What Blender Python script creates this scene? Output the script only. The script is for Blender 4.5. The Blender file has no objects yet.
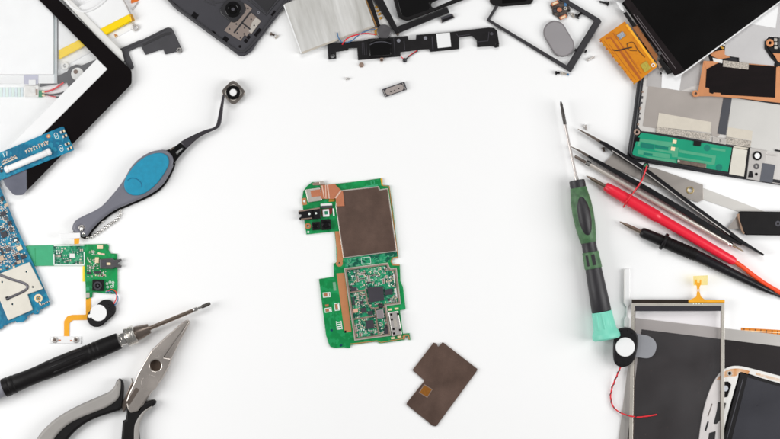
import bpy, bmesh, math, random
from mathutils import Vector, Matrix

# ------------------------------------------------------------------ camera, world, lights
S = 0.00065            # metres per unit of the layout (0.65 mm)
H = 2200.0             # camera height in the same unit
sc = bpy.context.scene
COL = sc.collection
cam_d = bpy.data.cameras.new("camera")
cam = bpy.data.objects.new("camera", cam_d)
COL.objects.link(cam)
cam.location = (0, 0, H * S)
cam_d.sensor_width = 36.0
cam_d.lens = 36.0 * H / 780.0
cam_d.clip_start, cam_d.clip_end = 0.05, 50
sc.camera = cam

w = bpy.data.worlds.new("World")
sc.world = w
w.use_nodes = True
bg = w.node_tree.nodes["Background"]
bg.inputs[0].default_value = (1.0, 1.0, 1.0, 1)
bg.inputs[1].default_value = 0.21


def softbox(name, loc, target, sx, sy, power, col=(1, 0.99, 0.975)):
    d = bpy.data.lights.new(name, 'AREA')
    d.shape = 'RECTANGLE'
    d.size, d.size_y, d.energy, d.color = sx, sy, power, col
    o = bpy.data.objects.new(name, d)
    COL.objects.link(o)
    o.location = loc
    o.rotation_euler = (Vector(target) - Vector(loc)).to_track_quat('-Z', 'Y').to_euler()
    return o


softbox("softbox", (-0.61, -0.05, 0.48), (0.35, 0, 0.15), 0.34, 0.6, 3.85, (1, 0.997, 0.99))
softbox("softbox", (0.61, -0.05, 0.48), (-0.35, 0, 0.15), 0.34, 0.6, 3.68, (1, 0.997, 0.99))
softbox("softbox", (0.0, 1.0, 1.5), (0, 0, 0), 0.9, 0.5, 8.1, (1, 0.997, 0.99))  # added overhead fill that evens out the light between the side pair

sc.view_settings.view_transform = 'Standard'
sc.view_settings.look = 'None'
sc.view_settings.exposure = 0.0
sc.view_settings.gamma = 1.0
sc.view_settings.use_curve_mapping = False
sc.render.engine = 'CYCLES'
sc.cycles.use_denoising = True
sc.cycles.max_bounces = 8
sc.cycles.transparent_max_bounces = 12
sc.cycles.filter_width = 1.6

# ------------------------------------------------------------------ materials
def lin(c):
    out = []
    for v in c[:3]:
        v = v / 255.0
        out.append(v / 12.92 if v <= 0.04045 else ((v + 0.055) / 1.055) ** 2.4)
    return out


MATS = {}


def mat(name, col, rough=0.5, metal=0.0, var=0.08, scale=60.0, bump=0.0, bscale=900.0, spec=0.5, streak=None,
        col2=None, mix=(0.45, 0.6), coat=0.0, detail=4.0, rvar=0.08):
    """procedural Principled material: noise-varied colour and roughness, fine bump, optional brushed streaks,
    optional second colour in noise patches. scale in waves per metre."""
    if name in MATS:
        return MATS[name]
    m = bpy.data.materials.new(name)
    m.use_nodes = True
    nt = m.node_tree
    N, L = nt.nodes, nt.links
    b = N["Principled BSDF"]
    c = lin(col)
    tc = N.new("ShaderNodeTexCoord")
    mp = N.new("ShaderNodeMapping")
    L.new(tc.outputs["Object"], mp.inputs[0])
    if streak:
        mp.vector_type = 'TEXTURE'
        mp.inputs["Rotation"].default_value = (0, 0, math.radians(streak[0]))
        mp.inputs["Scale"].default_value = (streak[1], 1, 1)
    n = N.new("ShaderNodeTexNoise")
    n.inputs["Scale"].default_value = scale
    n.inputs["Detail"].default_value = detail
    n.inputs["Roughness"].default_value = 0.62
    L.new(mp.outputs[0], n.inputs["Vector"])
    ra = N.new("ShaderNodeValToRGB")
    ra.color_ramp.elements[0].position = mix[0] if col2 else 0.25
    ra.color_ramp.elements[1].position = mix[1] if col2 else 0.75
    a = [max(0, v * (1 - var)) for v in c]
    z = lin(col2) if col2 else [min(1, v * (1 + var)) for v in c]
    ra.color_ramp.elements[0].color = (*a, 1)
    ra.color_ramp.elements[1].color = (*z, 1)
    L.new(n.outputs["Fac"], ra.inputs[0])
    L.new(ra.outputs[0], b.inputs["Base Color"])
    n2 = N.new("ShaderNodeTexNoise")
    n2.inputs["Scale"].default_value = 45.0
    n2.inputs["Detail"].default_value = 3
    L.new(tc.outputs["Object"], n2.inputs["Vector"])
    mr = N.new("ShaderNodeMapRange")
    mr.inputs["To Min"].default_value = max(0.03, rough - rvar)
    mr.inputs["To Max"].default_value = min(1, rough + rvar)
    L.new(n2.outputs["Fac"], mr.inputs["Value"])
    L.new(mr.outputs[0], b.inputs["Roughness"])
    b.inputs["Metallic"].default_value = metal
    b.inputs["Specular IOR Level"].default_value = spec
    b.inputs["Coat Weight"].default_value = coat
    b.inputs["Coat Roughness"].default_value = 0.15
    if bump:
        n3 = N.new("ShaderNodeTexNoise")
        n3.inputs["Scale"].default_value = bscale
        n3.inputs["Detail"].default_value = 4
        L.new(mp.outputs[0], n3.inputs["Vector"])
        bp = N.new("ShaderNodeBump")
        bp.inputs["Strength"].default_value = bump
        bp.inputs["Distance"].default_value = 0.0003
        L.new(n3.outputs["Fac"], bp.inputs["Height"])
        L.new(bp.outputs[0], b.inputs["Normal"])
    MATS[name] = m
    return m


def pcb(name, dark, base, light, scale=520.0, rough=0.32, lo=0.47, hi=0.62):
    """solder mask over copper: Voronoi-broken bands of lighter traces over a darker field"""
    m = bpy.data.materials.new(name)
    m.use_nodes = True
    nt = m.node_tree
    N, L = nt.nodes, nt.links
    b = N["Principled BSDF"]
    tc = N.new("ShaderNodeTexCoord")
    v = N.new("ShaderNodeTexVoronoi")
    v.distance = 'MANHATTAN'
    v.inputs["Scale"].default_value = scale
    L.new(tc.outputs["Object"], v.inputs["Vector"])
    n = N.new("ShaderNodeTexNoise")
    n.inputs["Scale"].default_value = scale * 0.22
    n.inputs["Detail"].default_value = 5
    L.new(tc.outputs["Object"], n.inputs["Vector"])
    r1 = N.new("ShaderNodeValToRGB")
    r1.color_ramp.interpolation = 'EASE'
    r1.color_ramp.elements[0].position, r1.color_ramp.elements[1].position = lo, hi
    r1.color_ramp.elements[0].color = (*lin(dark), 1)
    r1.color_ramp.elements[1].color = (*lin(base), 1)
    L.new(n.outputs["Fac"], r1.inputs[0])
    sx = N.new("ShaderNodeSeparateColor")
    L.new(v.outputs["Color"], sx.inputs[0])
    gt = N.new("ShaderNodeMapRange")
    gt.inputs["From Min"].default_value, gt.inputs["From Max"].default_value = 0.72, 0.8
    L.new(sx.outputs[0], gt.inputs["Value"])
    mul = N.new("ShaderNodeMath")
    mul.operation = 'MULTIPLY'
    mul.inputs[1].default_value = 0.55
    L.new(gt.outputs[0], mul.inputs[0])
    mx = N.new("ShaderNodeMix")
    mx.data_type = 'RGBA'
    L.new(mul.outputs[0], mx.inputs["Factor"])
    L.new(r1.outputs[0], mx.inputs[6])
    mx.inputs[7].default_value = (*lin(light), 1)
    L.new(mx.outputs[2], b.inputs["Base Color"])
    b.inputs["Roughness"].default_value = rough
    bp = N.new("ShaderNodeBump")
    bp.inputs["Strength"].default_value = 0.25
    bp.inputs["Distance"].default_value = 0.0002
    L.new(v.outputs["Distance"], bp.inputs["Height"])
    L.new(bp.outputs[0], b.inputs["Normal"])
    return m


def glass(name, tint, gloss, haze):
    m = bpy.data.materials.new(name)
    m.use_nodes = True
    nt = m.node_tree
    N, L = nt.nodes, nt.links
    N.remove(N["Principled BSDF"])
    t = N.new("ShaderNodeBsdfTransparent")
    t.inputs[0].default_value = (*tint, 1)
    d = N.new("ShaderNodeBsdfDiffuse")
    d.inputs[0].default_value = (0.8, 0.8, 0.82, 1)
    tc = N.new("ShaderNodeTexCoord")
    n = N.new("ShaderNodeTexNoise")
    n.inputs["Scale"].default_value = 35
    L.new(tc.outputs["Object"], n.inputs["Vector"])
    mu = N.new("ShaderNodeMath")
    mu.operation = 'MULTIPLY'
    mu.inputs[1].default_value = haze * 2
    L.new(n.outputs["Fac"], mu.inputs[0])
    mx = N.new("ShaderNodeMixShader")
    L.new(mu.outputs[0], mx.inputs[0])
    L.new(t.outputs[0], mx.inputs[1])
    L.new(d.outputs[0], mx.inputs[2])
    g = N.new("ShaderNodeBsdfGlossy")
    g.inputs["Roughness"].default_value = 0.08
    m2 = N.new("ShaderNodeMixShader")
    m2.inputs[0].default_value = gloss
    L.new(mx.outputs[0], m2.inputs[1])
    L.new(g.outputs[0], m2.inputs[2])
    L.new(m2.outputs[0], N["Material Output"].inputs[0])
    return m


# ------------------------------------------------------------------ shape helpers (layout units, y down)
def W(x, y, z=0.0):
    k = 1.0 - z / H
    return Vector(((x - 390.0) * k * S, -(y - 219.5) * k * S, z * S))


def circ(x, y, r, n=28, ry=None, ang=0):
    ry = ry or r
    ca, sa = math.cos(math.radians(ang)), math.sin(math.radians(ang))
    out = []
    for i in range(n):
        a = 2 * math.pi * i / n
        u, v = r * math.cos(a), ry * math.sin(a)
        out.append((x + u * ca - v * sa, y + u * sa + v * ca))
    return out


def rnd(poly, r, n=4):
    """fillet every corner of a polygon; r is a number or a list"""
    out = []
    k = len(poly)
    for i in range(k):
        p = Vector(poly[i]); a = Vector(poly[i - 1]); b = Vector(poly[(i + 1) % k])
        rr = r[i] if isinstance(r, (list, tuple)) else r
        da, db = (a - p), (b - p)
        la, lb = da.length, db.length
        if rr <= 0 or la < 1e-6 or lb < 1e-6:
            out.append(tuple(p)); continue
        da /= la; db /= lb
        cosv = max(-1, min(1, da.dot(db)))
        half = math.acos(cosv) / 2
        if half > 1.5:
            out.append(tuple(p)); continue
        d = min(rr / max(math.tan(half), 1e-3), la * 0.48, lb * 0.48)
        s, e = p + da * d, p + db * d
        for j in range(n + 1):
            t = j / n
            out.append(tuple((1 - t) ** 2 * s + 2 * t * (1 - t) * p + t * t * e))
    return out


def smooth(pts, n=6, closed=False):
    """Catmull-Rom through the points"""
    k = len(pts)
    V = [Vector(p) for p in pts]
    out = []
    for i in range(k if closed else k - 1):
        p0 = V[i - 1] if (closed or i > 0) else V[i]
        p1 = V[i]; p2 = V[(i + 1) % k]
        p3 = V[(i + 2) % k] if (closed or i + 2 < k) else p2
        for j in range(n):
            t = j / n
            out.append(tuple(0.5 * ((2 * p1) + (p2 - p0) * t + (2 * p0 - 5 * p1 + 4 * p2 - p3) * t * t
                                    + (3 * p1 - p0 - 3 * p2 + p3) * t ** 3)))
    if not closed:
        out.append(tuple(V[-1]))
    return out


def stad(x0, y0, x1, y1, r, n=10):
    a = math.atan2(y1 - y0, x1 - x0)
    out = []
    for j in range(n + 1):
        t = a + math.pi / 2 + math.pi * j / n
        out.append((x0 + r * math.cos(t), y0 + r * math.sin(t)))
    for j in range(n + 1):
        t = a - math.pi / 2 + math.pi * j / n
        out.append((x1 + r * math.cos(t), y1 + r * math.sin(t)))
    return out


def strip(pts, wd):
    """polyline to a band; wd one width or one per point"""
    k = len(pts)
    Ls, R = [], []
    for i in range(k):
        a = Vector(pts[max(0, i - 1)]); b = Vector(pts[min(k - 1, i + 1)])
        d = (b - a).normalized()
        nn = Vector((-d.y, d.x))
        hw = (wd[i] if isinstance(wd, (list, tuple)) else wd) / 2
        p = Vector(pts[i])
        Ls.append(tuple(p + nn * hw)); R.append(tuple(p - nn * hw))
    return Ls + R[::-1]


def rrect(cx, cy, ww, hh, ang=0, r=0):
    ca, sa = math.cos(math.radians(ang)), math.sin(math.radians(ang))
    p = [(-ww / 2, -hh / 2), (ww / 2, -hh / 2), (ww / 2, hh / 2), (-ww / 2, hh / 2)]
    p = [(cx + u * ca - v * sa, cy + u * sa + v * ca) for u, v in p]
    return rnd(p, r) if r else p


def prism_mesh(poly, z0, z1, holes, bev, seg):
    cu = bpy.data.curves.new("tmp", 'CURVE')
    cu.dimensions = '2D'
    cu.fill_mode = 'BOTH'
    h = (z1 - z0) * S
    b = min(bev * S, h * 0.49)
    cu.extrude = h / 2 - b
    cu.bevel_depth = b
    cu.offset = -b
    cu.bevel_resolution = seg
    for pl in [poly] + list(holes):
        sp = cu.splines.new('POLY')
        sp.points.add(len(pl) - 1)
        for i, p in enumerate(pl):
            q = W(p[0], p[1], z1)
            sp.points[i].co = (q.x, q.y, 0, 1)
        sp.use_cyclic_u = True
    o = bpy.data.objects.new("tmp", cu)
    me = bpy.data.meshes.new_from_object(o)
    me.transform(Matrix.Translation((0, 0, (z0 + z1) / 2 * S)))
    bpy.data.objects.remove(o)
    bpy.data.curves.remove(cu)
    return me


class Part:
    def __init__(self):
        self.bm = bmesh.new()
        self.mats = []

    def _slot(self, m):
        if m not in self.mats:
            self.mats.append(m)
        return self.mats.index(m)

    def _mark(self, n0, m):
        s = self._slot(m)
        self.bm.faces.ensure_lookup_table()
        for f in self.bm.faces[n0:]:
            f.material_index = s

    def prism(self, poly, z0, z1, m, bev=0.2, holes=(), seg=1):
        n0 = len(self.bm.faces)
        me = prism_mesh(poly, z0, z1, holes, bev, seg)
        self.bm.from_mesh(me)
        bpy.data.meshes.remove(me)
        self._mark(n0, m)
        return self

    def disc(self, x, y, r, z0, z1, m, inner=0, bev=0.2, n=28):
        return self.prism(circ(x, y, r, n), z0, z1, m, bev, [circ(x, y, inner, n)] if inner else ())

    def rod(self, p0, p1, prof, z, m, flat=1.0, n=20, z1=None):
        n0 = len(self.bm.faces)
        a = W(*p0, z); b = W(*p1, z if z1 is None else z1)
        d = (b - a)
        ax = d.normalized()
        side = ax.cross(Vector((0, 0, 1))).normalized()
        up = side.cross(ax)
        rings = []
        for t, r in prof:
            c = a + d * t
            rings.append([self.bm.verts.new(c + (side * math.cos(q) + up * math.sin(q) * flat) * r * S)
                          for q in [2 * math.pi * i / n for i in range(n)]])
        for r0, r1 in zip(rings, rings[1:]):
            for i in range(n):
                self.bm.faces.new((r0[i], r0[(i + 1) % n], r1[(i + 1) % n], r1[i]))
        self.bm.faces.new(rings[0][::-1])
        self.bm.faces.new(rings[-1])
        self._mark(n0, m)
        return self

    def tube(self, pts, r, m, n=10, sub=6):
        """round wire through (x, y, z) points"""
        n0 = len(self.bm.faces)
        P = [W(*p) for p in (smooth(pts, sub) if sub else pts)]
        rings = []
        for i, p in enumerate(P):
            d = (P[min(i + 1, len(P) - 1)] - P[max(i - 1, 0)]).normalized()
            s = d.cross(Vector((0, 0, 1)))
            s = s.normalized() if s.length > 1e-6 else Vector((1, 0, 0))
            u = s.cross(d)
            rings.append([self.bm.verts.new(p + (s * math.cos(q) + u * math.sin(q)) * r * S)
                          for q in [2 * math.pi * k / n for k in range(n)]])
        for r0, r1 in zip(rings, rings[1:]):
            for i in range(n):
                self.bm.faces.new((r0[i], r0[(i + 1) % n], r1[(i + 1) % n], r1[i]))
        self.bm.faces.new(rings[0][::-1])
        self.bm.faces.new(rings[-1])
        self._mark(n0, m)
        return self

    def ball(self, x, y, z, r, m, sc3=(1, 1, 1), ang=0, u=16, v=10):
        n0 = len(self.bm.faces)
        M = Matrix.Translation(W(x, y, z)) @ Matrix.Rotation(-math.radians(ang), 4, 'Z') @ Matrix.Diagonal(
            (r * S * sc3[0], r * S * sc3[1], r * S * sc3[2], 1))
        bmesh.ops.create_uvsphere(self.bm, u_segments=u, v_segments=v, radius=1.0, matrix=M)
        self._mark(n0, m)
        return self

    def mesh(self, name, origin):
        me = bpy.data.meshes.new(name)
        bmesh.ops.recalc_face_normals(self.bm, faces=self.bm.faces)
        bmesh.ops.translate(self.bm, verts=self.bm.verts, vec=-origin)
        self.bm.to_mesh(me)
        self.bm.free()
        for m in self.mats:
            me.materials.append(m)
        me.shade_smooth()
        me.set_sharp_from_angle(angle=math.radians(38))
        return me

    def build(self, name, parent, label=None, kind=None):
        org = parent.matrix_world.translation.copy() if parent else Vector((0, 0, 0))
        o = bpy.data.objects.new(name, self.mesh(name, org))
        COL.objects.link(o)
        if parent:
            o.parent = parent
        if label:
            o["label"] = label
        if kind:
            o["kind"] = kind
        return o


def thing(name, label, cat, x, y, group=None):
    o = bpy.data.objects.new(name, None)
    COL.objects.link(o)
    o.empty_display_size = 0.005
    o.location = W(x, y, 0)
    o.matrix_world = Matrix.Translation(W(x, y, 0))
    o["label"], o["category"] = label, cat
    if group:
        o["group"] = group
    return o


def single(P, name, label, cat, x, y, group=None):
    """a thing that is one mesh"""
    org = W(x, y, 0)
    o = bpy.data.objects.new(name, P.mesh(name, org))
    COL.objects.link(o)
    o.location = org
    o["label"], o["category"] = label, cat
    if group:
        o["group"] = group
    return o


def sub(P, name, part, thing_):
    """a sub-part: parent is a part that sits at its thing's origin"""
    org = thing_.matrix_world.translation.copy()
    o = bpy.data.objects.new(name, P.mesh(name, org))
    COL.objects.link(o)
    o.parent = part
    return o


def inside(p, poly):
    x, y = p
    c = False
    for i in range(len(poly)):
        (x1, y1), (x2, y2) = poly[i - 1], poly[i]
        if (y1 > y) != (y2 > y) and x < (x2 - x1) * (y - y1) / (y2 - y1) + x1:
            c = not c
    return c


SMD = {}


def smd_mesh(kind, body, ends, w_, h_, t_):
    """one surface-mount component, centred at its base: body block and two metal ends (or a plain chip)"""
    if kind in SMD:
        return SMD[kind]
    bm = bmesh.new()
    mats = [body] + ([ends] if ends else [])

    def box(x0, x1, y0, y1, z0, z1, mi):
        n0 = len(bm.faces)
        r = bmesh.ops.create_cube(bm, size=1.0)
        for v in r['verts']:
            v.co = Vector(((x0 + x1) / 2 + v.co.x * (x1 - x0), (y0 + y1) / 2 + v.co.y * (y1 - y0),
                           (z0 + z1) / 2 + v.co.z * (z1 - z0))) * S
        bm.faces.ensure_lookup_table()
        for f in bm.faces[n0:]:
            f.material_index = mi
    if ends:
        e = w_ * 0.27
        box(-w_ / 2 + e, w_ / 2 - e, -h_ * .46, h_ * .46, 0, t_ * 0.94, 0)
        box(-w_ / 2, -w_ / 2 + e, -h_ / 2, h_ / 2, 0, t_, 1)
        box(w_ / 2 - e, w_ / 2, -h_ / 2, h_ / 2, 0, t_, 1)
    else:
        box(-w_ / 2, w_ / 2, -h_ / 2, h_ / 2, 0, t_, 0)
    me = bpy.data.meshes.new(kind)
    bm.to_mesh(me)
    bm.free()
    for m in mats:
        me.materials.append(m)
    SMD[kind] = me
    return me


def place(me, name, parent, x, y, z, ang):
    o = bpy.data.objects.new(name, me)
    COL.objects.link(o)
    o.parent = parent
    o.location = W(x, y, z) - parent.matrix_world.translation
    o.rotation_euler = (0, 0, -math.radians(ang))
    return o


def scatter(parent, poly, n, kinds, z, seed, ang, gap=1.7, avoid=()):
    """solder small components over a region of a board; each is a part"""
    R = random.Random(seed)
    xs = [p[0] for p in poly]; ys = [p[1] for p in poly]
    put = []
    tries = 0
    NM = {'c': 'capacitor', 'r': 'resistor', 'k': 'small_chip', 'p': 'solder_pad', 'l': 'light_capacitor'}
    ca, sa = math.cos(math.radians(ang)), math.sin(math.radians(ang))
    while len(put) < n and tries < n * 60:
        tries += 1
        p0 = (R.uniform(min(xs), max(xs)), R.uniform(min(ys), max(ys)))
        k = R.choice(kinds)
        turn = R.choice((0, 90))
        run = R.choice((1, 1, 2, 3, 4))
        pitch = gap * 0.86
        for j in range(run):      # short rows of the same part, as on a real board
            u, v = (0, j * pitch) if turn == 0 else (j * pitch, 0)
            p = (p0[0] + u * ca - v * sa, p0[1] + u * sa + v * ca)
            if len(put) >= n or not inside(p, poly) or any(inside(p, q) for q in avoid):
                break
            lim = gap if j == 0 else pitch * 0.95
            if any((p[0] - q[0]) ** 2 + (p[1] - q[1]) ** 2 < lim * lim for q in put):
                break
            put.append(p)
            place(SMD[k], NM[k[0]], parent, p[0], p[1], z, ang + turn)


# ------------------------------------------------------------------ shared materials
M_table = mat("white_table", (247, 247, 247), rough=0.55, var=0.006, scale=6, spec=0.25)
M_black = mat("black_plastic", (20, 18, 20), rough=0.4, var=0.4, scale=220, bump=0.12, bscale=2500, spec=0.28)
M_matte = mat("matte_black", (18, 16, 17), rough=0.5, var=0.35, scale=160, bump=0.15, bscale=2600, spec=0.2)
M_gloss = mat("gloss_black", (10, 9, 10), rough=0.14, var=0.3, scale=40, spec=0.4)
M_screen = mat("screen_black", (13, 12, 12), rough=0.22, var=0.2, scale=30, spec=0.16)
M_slate = mat("slate_plastic", (66, 65, 72), rough=0.45, var=0.12, scale=45, bump=0.1, bscale=2500)
M_grey = mat("grey_rubber", (128, 128, 136), rough=0.5, var=0.1, scale=60, bump=0.12, bscale=2600)
M_white = mat("white_plastic", (238, 238, 238), rough=0.35, var=0.02, scale=80)
M_offw = mat("off_white", (226, 225, 222), rough=0.5, var=0.05, scale=120)
M_cream = mat("cream_shield", (218, 213, 201), rough=0.36, var=0.06, scale=120, metal=0.2, bump=0.06)
M_beige = mat("beige_sticker", (206, 198, 184), rough=0.75, var=0.05, scale=240, bump=0.1)
M_stip = mat("woven_foam", (176, 168, 158), rough=0.9, var=0.55, scale=1500, detail=1, bump=0.5, bscale=2200)
M_steel = mat("steel", (205, 200, 196), rough=0.3, metal=.6, var=0.12, scale=80, bump=0.06, bscale=1200, rvar=0.1)
M_chrome = mat("chrome", (225, 222, 218), rough=0.14, metal=1, var=0.06, scale=60)
M_dksteel = mat("dark_steel", (122, 110, 102), rough=0.3, metal=.7, var=0.15, scale=120)
M_tin = mat("tinned_brown", (166, 142, 128), rough=0.36, metal=.5, var=0.2, scale=200)
M_tinlt = mat("tin", (206, 199, 190), rough=0.3, metal=.45, var=0.1, scale=200)
M_shield = mat("shield_brown", (100, 80, 71), rough=0.44, metal=0.45, var=0.3, scale=70, bump=0.22, bscale=1400, spec=0.35, rvar=0.2, detail=7)
M_copper = mat("copper", (205, 130, 96), rough=0.4, metal=0.45, var=0.14, scale=150, bump=0.1)
M_coppl = mat("bare_copper", (208, 142, 97), rough=0.42, metal=0.45, var=0.07, scale=150)
M_gold = mat("gold", (226, 170, 70), rough=0.3, metal=0.7, var=0.1, scale=150)
M_fold_glint = mat("copper_fold_highlight", (240, 204, 184), rough=0.3, metal=0.3, var=0.1, scale=300)  # pale copper standing for the highlights on the tape folds
M_flex = mat("orange_flex", (238, 168, 40), rough=0.35, var=0.1, scale=120, spec=0.4)
M_green = pcb("green_solder_mask", (0, 128, 66), (4, 150, 78), (34, 158, 96), 420)
M_green2 = pcb("green_trace_mask", (0, 84, 66), (24, 142, 98), (112, 186, 150), 1000, lo=0.42, hi=0.56)
M_greenl = mat("pale_green_flex", (58, 166, 118), rough=0.4, var=0.1, scale=150)
M_blue = pcb("blue_solder_mask", (0, 102, 136), (0, 124, 160), (40, 152, 178), 420)
M_solder = mat("solder", (218, 214, 208), rough=0.35, metal=0.35, var=0.15, scale=900)
M_pad = mat("cream_pad", (236, 214, 176), rough=0.45, var=0.08, scale=300)
M_chip = mat("chip_epoxy", (52, 49, 57), rough=0.55, var=0.12, scale=250, bump=0.1, bscale=3000)
M_capb = mat("capacitor_brown", (140, 108, 92), rough=0.5, var=0.2, scale=400)
M_capt = mat("capacitor_tan", (196, 172, 148), rough=0.5, var=0.2, scale=400)
M_resb = mat("resistor_black", (30, 28, 32), rough=0.4, var=0.2, scale=400)
M_print = mat("white_print", (228, 236, 230), rough=0.6, var=0.05, scale=300)
M_red = mat("red_insulation", (226, 40, 52), rough=0.35, var=0.06, scale=120)
M_bluew = mat("blue_insulation", (66, 112, 156), rough=0.4, var=0.1, scale=120)
M_blackw = mat("black_insulation", (40, 38, 42), rough=0.35, var=0.15, scale=120)
M_hole = mat("dark_recess", (20, 18, 20), rough=0.8, var=0.2, scale=100, spec=0.1)
M_yellow = mat("yellow_tape", (250, 214, 0), rough=0.3, var=0.03, scale=50)
M_vanegrey = mat("grey_metal_disc", (96, 94, 96), rough=0.35, metal=0.6, var=0.15, scale=300)

for k, bdy, en, a, b, t in [("cap_a", M_capb, M_solder, 2.6, 1.4, 0.9), ("cap_b", M_capt, M_solder, 2.1, 1.2, 0.7),
                            ("res_a", M_resb, M_solder, 2.4, 1.3, 0.6), ("res_b", M_resb, M_solder, 1.8, 1.0, 0.5),
                            ("k_chip", M_chip, None, 2.4, 2.0, 0.9), ("k_long", M_chip, M_solder, 3.0, 1.8, 0.9),
                            ("pad_a", M_solder, None, 1.2, 0.8, 0.25), ("l_cap", M_pad, M_solder, 1.9, 1.1, 0.7),
                            ("l_big", M_pad, M_solder, 3.2, 2.2, 1.1)]:
    smd_mesh(k, bdy, en, a, b, t)
MIX = ["cap_a", "cap_a", "cap_b", "cap_b", "res_a", "res_b", "res_b", "k_chip", "pad_a", "l_cap"]

def pad_field(parent, poly, n, z, seed, ang, avoid=()):
    """a field of tiny solder pads too many to count, as one part"""
    R = random.Random(seed)
    xs = [p[0] for p in poly]; ys = [p[1] for p in poly]
    P = Part()
    ca, sa = math.cos(math.radians(ang)), math.sin(math.radians(ang))
    for m_, share in ((M_solder, .55), (M_pad, .2), (M_print, .25)):
        n0 = len(P.bm.faces)
        k = 0
        while k < n * share:
            p = (R.uniform(min(xs), max(xs)), R.uniform(min(ys), max(ys)))
            if not inside(p, poly) or any(inside(p, a) for a in avoid):
                continue
            k += 1
            a, b = R.choice(((.5, .35), (.35, .5), (.8, .25), (.25, .8), (.6, .6)))
            vs = []
            for u, v in ((-a, -b), (a, -b), (a, b), (-a, b)):
                vs.append(W(p[0] + u * ca - v * sa, p[1] + u * sa + v * ca, z + .1 + k * .0004))
            P.bm.faces.new([P.bm.verts.new(q) for q in vs][::-1])
        P._mark(n0, m_)
    return P.build("solder_pads", parent, kind="stuff")


# ------------------------------------------------------------------ table
bm = bmesh.new()
bmesh.ops.create_grid(bm, x_segments=2, y_segments=2, size=1.6)
me = bpy.data.meshes.new("tabletop")
bm.to_mesh(me)
bm.free()
me.materials.append(M_table)
tb = bpy.data.objects.new("tabletop", me)
COL.objects.link(tb)
tb["kind"] = "structure"
tb["label"] = "plain seamless white tabletop under all the parts"

# ================================================================== CENTRE: main circuit board
t = thing("circuit_board", "bare green phone circuit board with brown shield and open chip section, at the centre", "circuit board", 360, 262)
board = [(302, 199), (303.3, 191), (307, 186), (312.3, 182), (320, 183.5), (326, 185), (335, 184), (365, 180.5),
         (381, 178.2), (382.5, 185), (389.5, 185.5), (393, 208), (398.3, 256.5), (394.5, 257.2), (392, 259),
         (391.3, 261), (392.3, 263.2), (394.5, 264.4), (399.8, 264.3), (400.5, 281), (403, 287), (405.7, 309), (400, 310.5),
         (403, 333.8), (409.5, 333), (410.5, 340), (408.5, 340), (407.5, 336.5), (405.5, 336.5), (404.5, 340),
         (380, 343.5), (377, 341.5), (351, 345), (349.5, 348), (343, 347.3), (335, 348), (330.5, 346.8), (328.5, 343),
         (326, 335), (323, 312), (319, 279), (334, 276.5), (333.5, 264), (336.5, 262), (336, 245), (334.5, 231.5),
         (306.5, 234.5), (304.5, 222)]
Part().prism(board, 0.3, 2.0, M_green, 0.12, [circ(308, 226, 1.3, 14), circ(339.4, 263.2, 1.1, 14)]).build("board", t)
# solder-mask section with fine traces between the shields
Part().prism([(344.5, 258.2), (397, 251.5), (397.6, 255.8), (391, 257.5), (388, 262), (344.8, 267.5)], 2.0, 2.12, M_green2, 0.02).build("trace_field", t)
P = Part()
R = random.Random(5)
for i in range(9):
    x = 347 + i * 4.6
    y = 263.2 - (x - 345) * 0.125
    P.prism(strip([(x, y + R.uniform(-3, 0)), (x + R.uniform(2, 4), y + R.uniform(-3, 1.5)), (x + R.uniform(4, 7), y + R.uniform(-4, 0))], 0.7), 2.12, 2.2, M_greenl, 0)
P.build("traces", t)
Part().prism(rrect(366, 260.6, 9.5, 7, -7, 1), 2.12, 2.24, M_print, 0, [rrect(366, 260.6, 8.7, 6.2, -7, .8)]).build("printed_outline", t)
# upper shield
sh = [(336.5, 206.5), (338, 191.6), (378, 187.2), (379, 190.6), (387.2, 189.2), (395.8, 250.5), (344, 257.2)]
f = Part().prism(rnd([(335.6, 206), (337.2, 190.6), (378.8, 186.2), (380, 189.4), (388, 188.2), (397, 251.4), (343.2, 258.2)], 0.6), 2.0, 3.6, M_tinlt, 0.3).build("shield_rim", t)
s_ = Part().prism(rnd(sh, 0.8), 3.6, 4.5, M_shield, 0.35).build("shield", t)
# copper tape folded over the corner
P = Part()
P.prism([(320.5, 185.2), (327.6, 184.8), (328, 199), (321, 198.6)], 4.2, 4.5, M_copper, 0.1)
P.prism([(327.9, 184.6), (334.8, 184), (341.4, 190.6), (335.2, 198.2), (334, 199), (329.4, 199)], 4.55, 4.9, M_copper, 0.1)
P.prism([(341.6, 190.6), (343, 191.5), (344.6, 206), (336.6, 206.3), (335.6, 198.6)], 4.95, 5.25, M_copper, 0.1)
P.build("copper_tape", t)
P = Part()  # fold highlights painted as pale strips on the copper tape
P.prism(strip([(322, 185.6), (324.4, 198.4)], 1.1), 4.5, 4.75, M_fold_glint, 0.1)
P.prism(strip([(325.6, 185), (326, 198.6)], 0.9), 4.5, 4.7, M_fold_glint, 0.1)
P.prism(strip([(327.4, 184.9), (329.2, 198.6)], 1.4), 4.9, 5.15, M_fold_glint, 0.1)
P.prism(strip([(341, 190.6), (335.4, 198.2)], 1.5), 5.25, 5.45, M_fold_glint, 0.1)
P.build("tape_fold_highlight", t)
Part().prism([(329, 198.6), (335, 198), (334.6, 201.4), (328.8, 202)], 2.6, 3.1, M_gold, 0.1).build("yellow_tape", t)
P = Part().prism(rnd([(305.2, 189.6), (320, 187.6), (322.2, 200.3), (308, 202.6)], 1), 2.0, 4.3, M_tinlt, 0.5)
m_ = P.build("vibration_motor", t)
sub(Part().prism([(310.5, 190.8), (320, 189.2), (321, 196), (311.5, 197)], 4.3, 4.6, M_copper, 0.1), "copper_face", m_, t)
Part().prism(rnd([(312.5, 183), (322, 181.4), (324.8, 183), (324.5, 185.2), (313, 185.4)], .6), 2.0, 3.1, M_tin, 0.2).prism(
    rrect(321.7, 182.5, 4.6, 3.2, -8, .8), 2, 3.9, M_tinlt, .3).build("antenna_contact", t)
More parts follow.
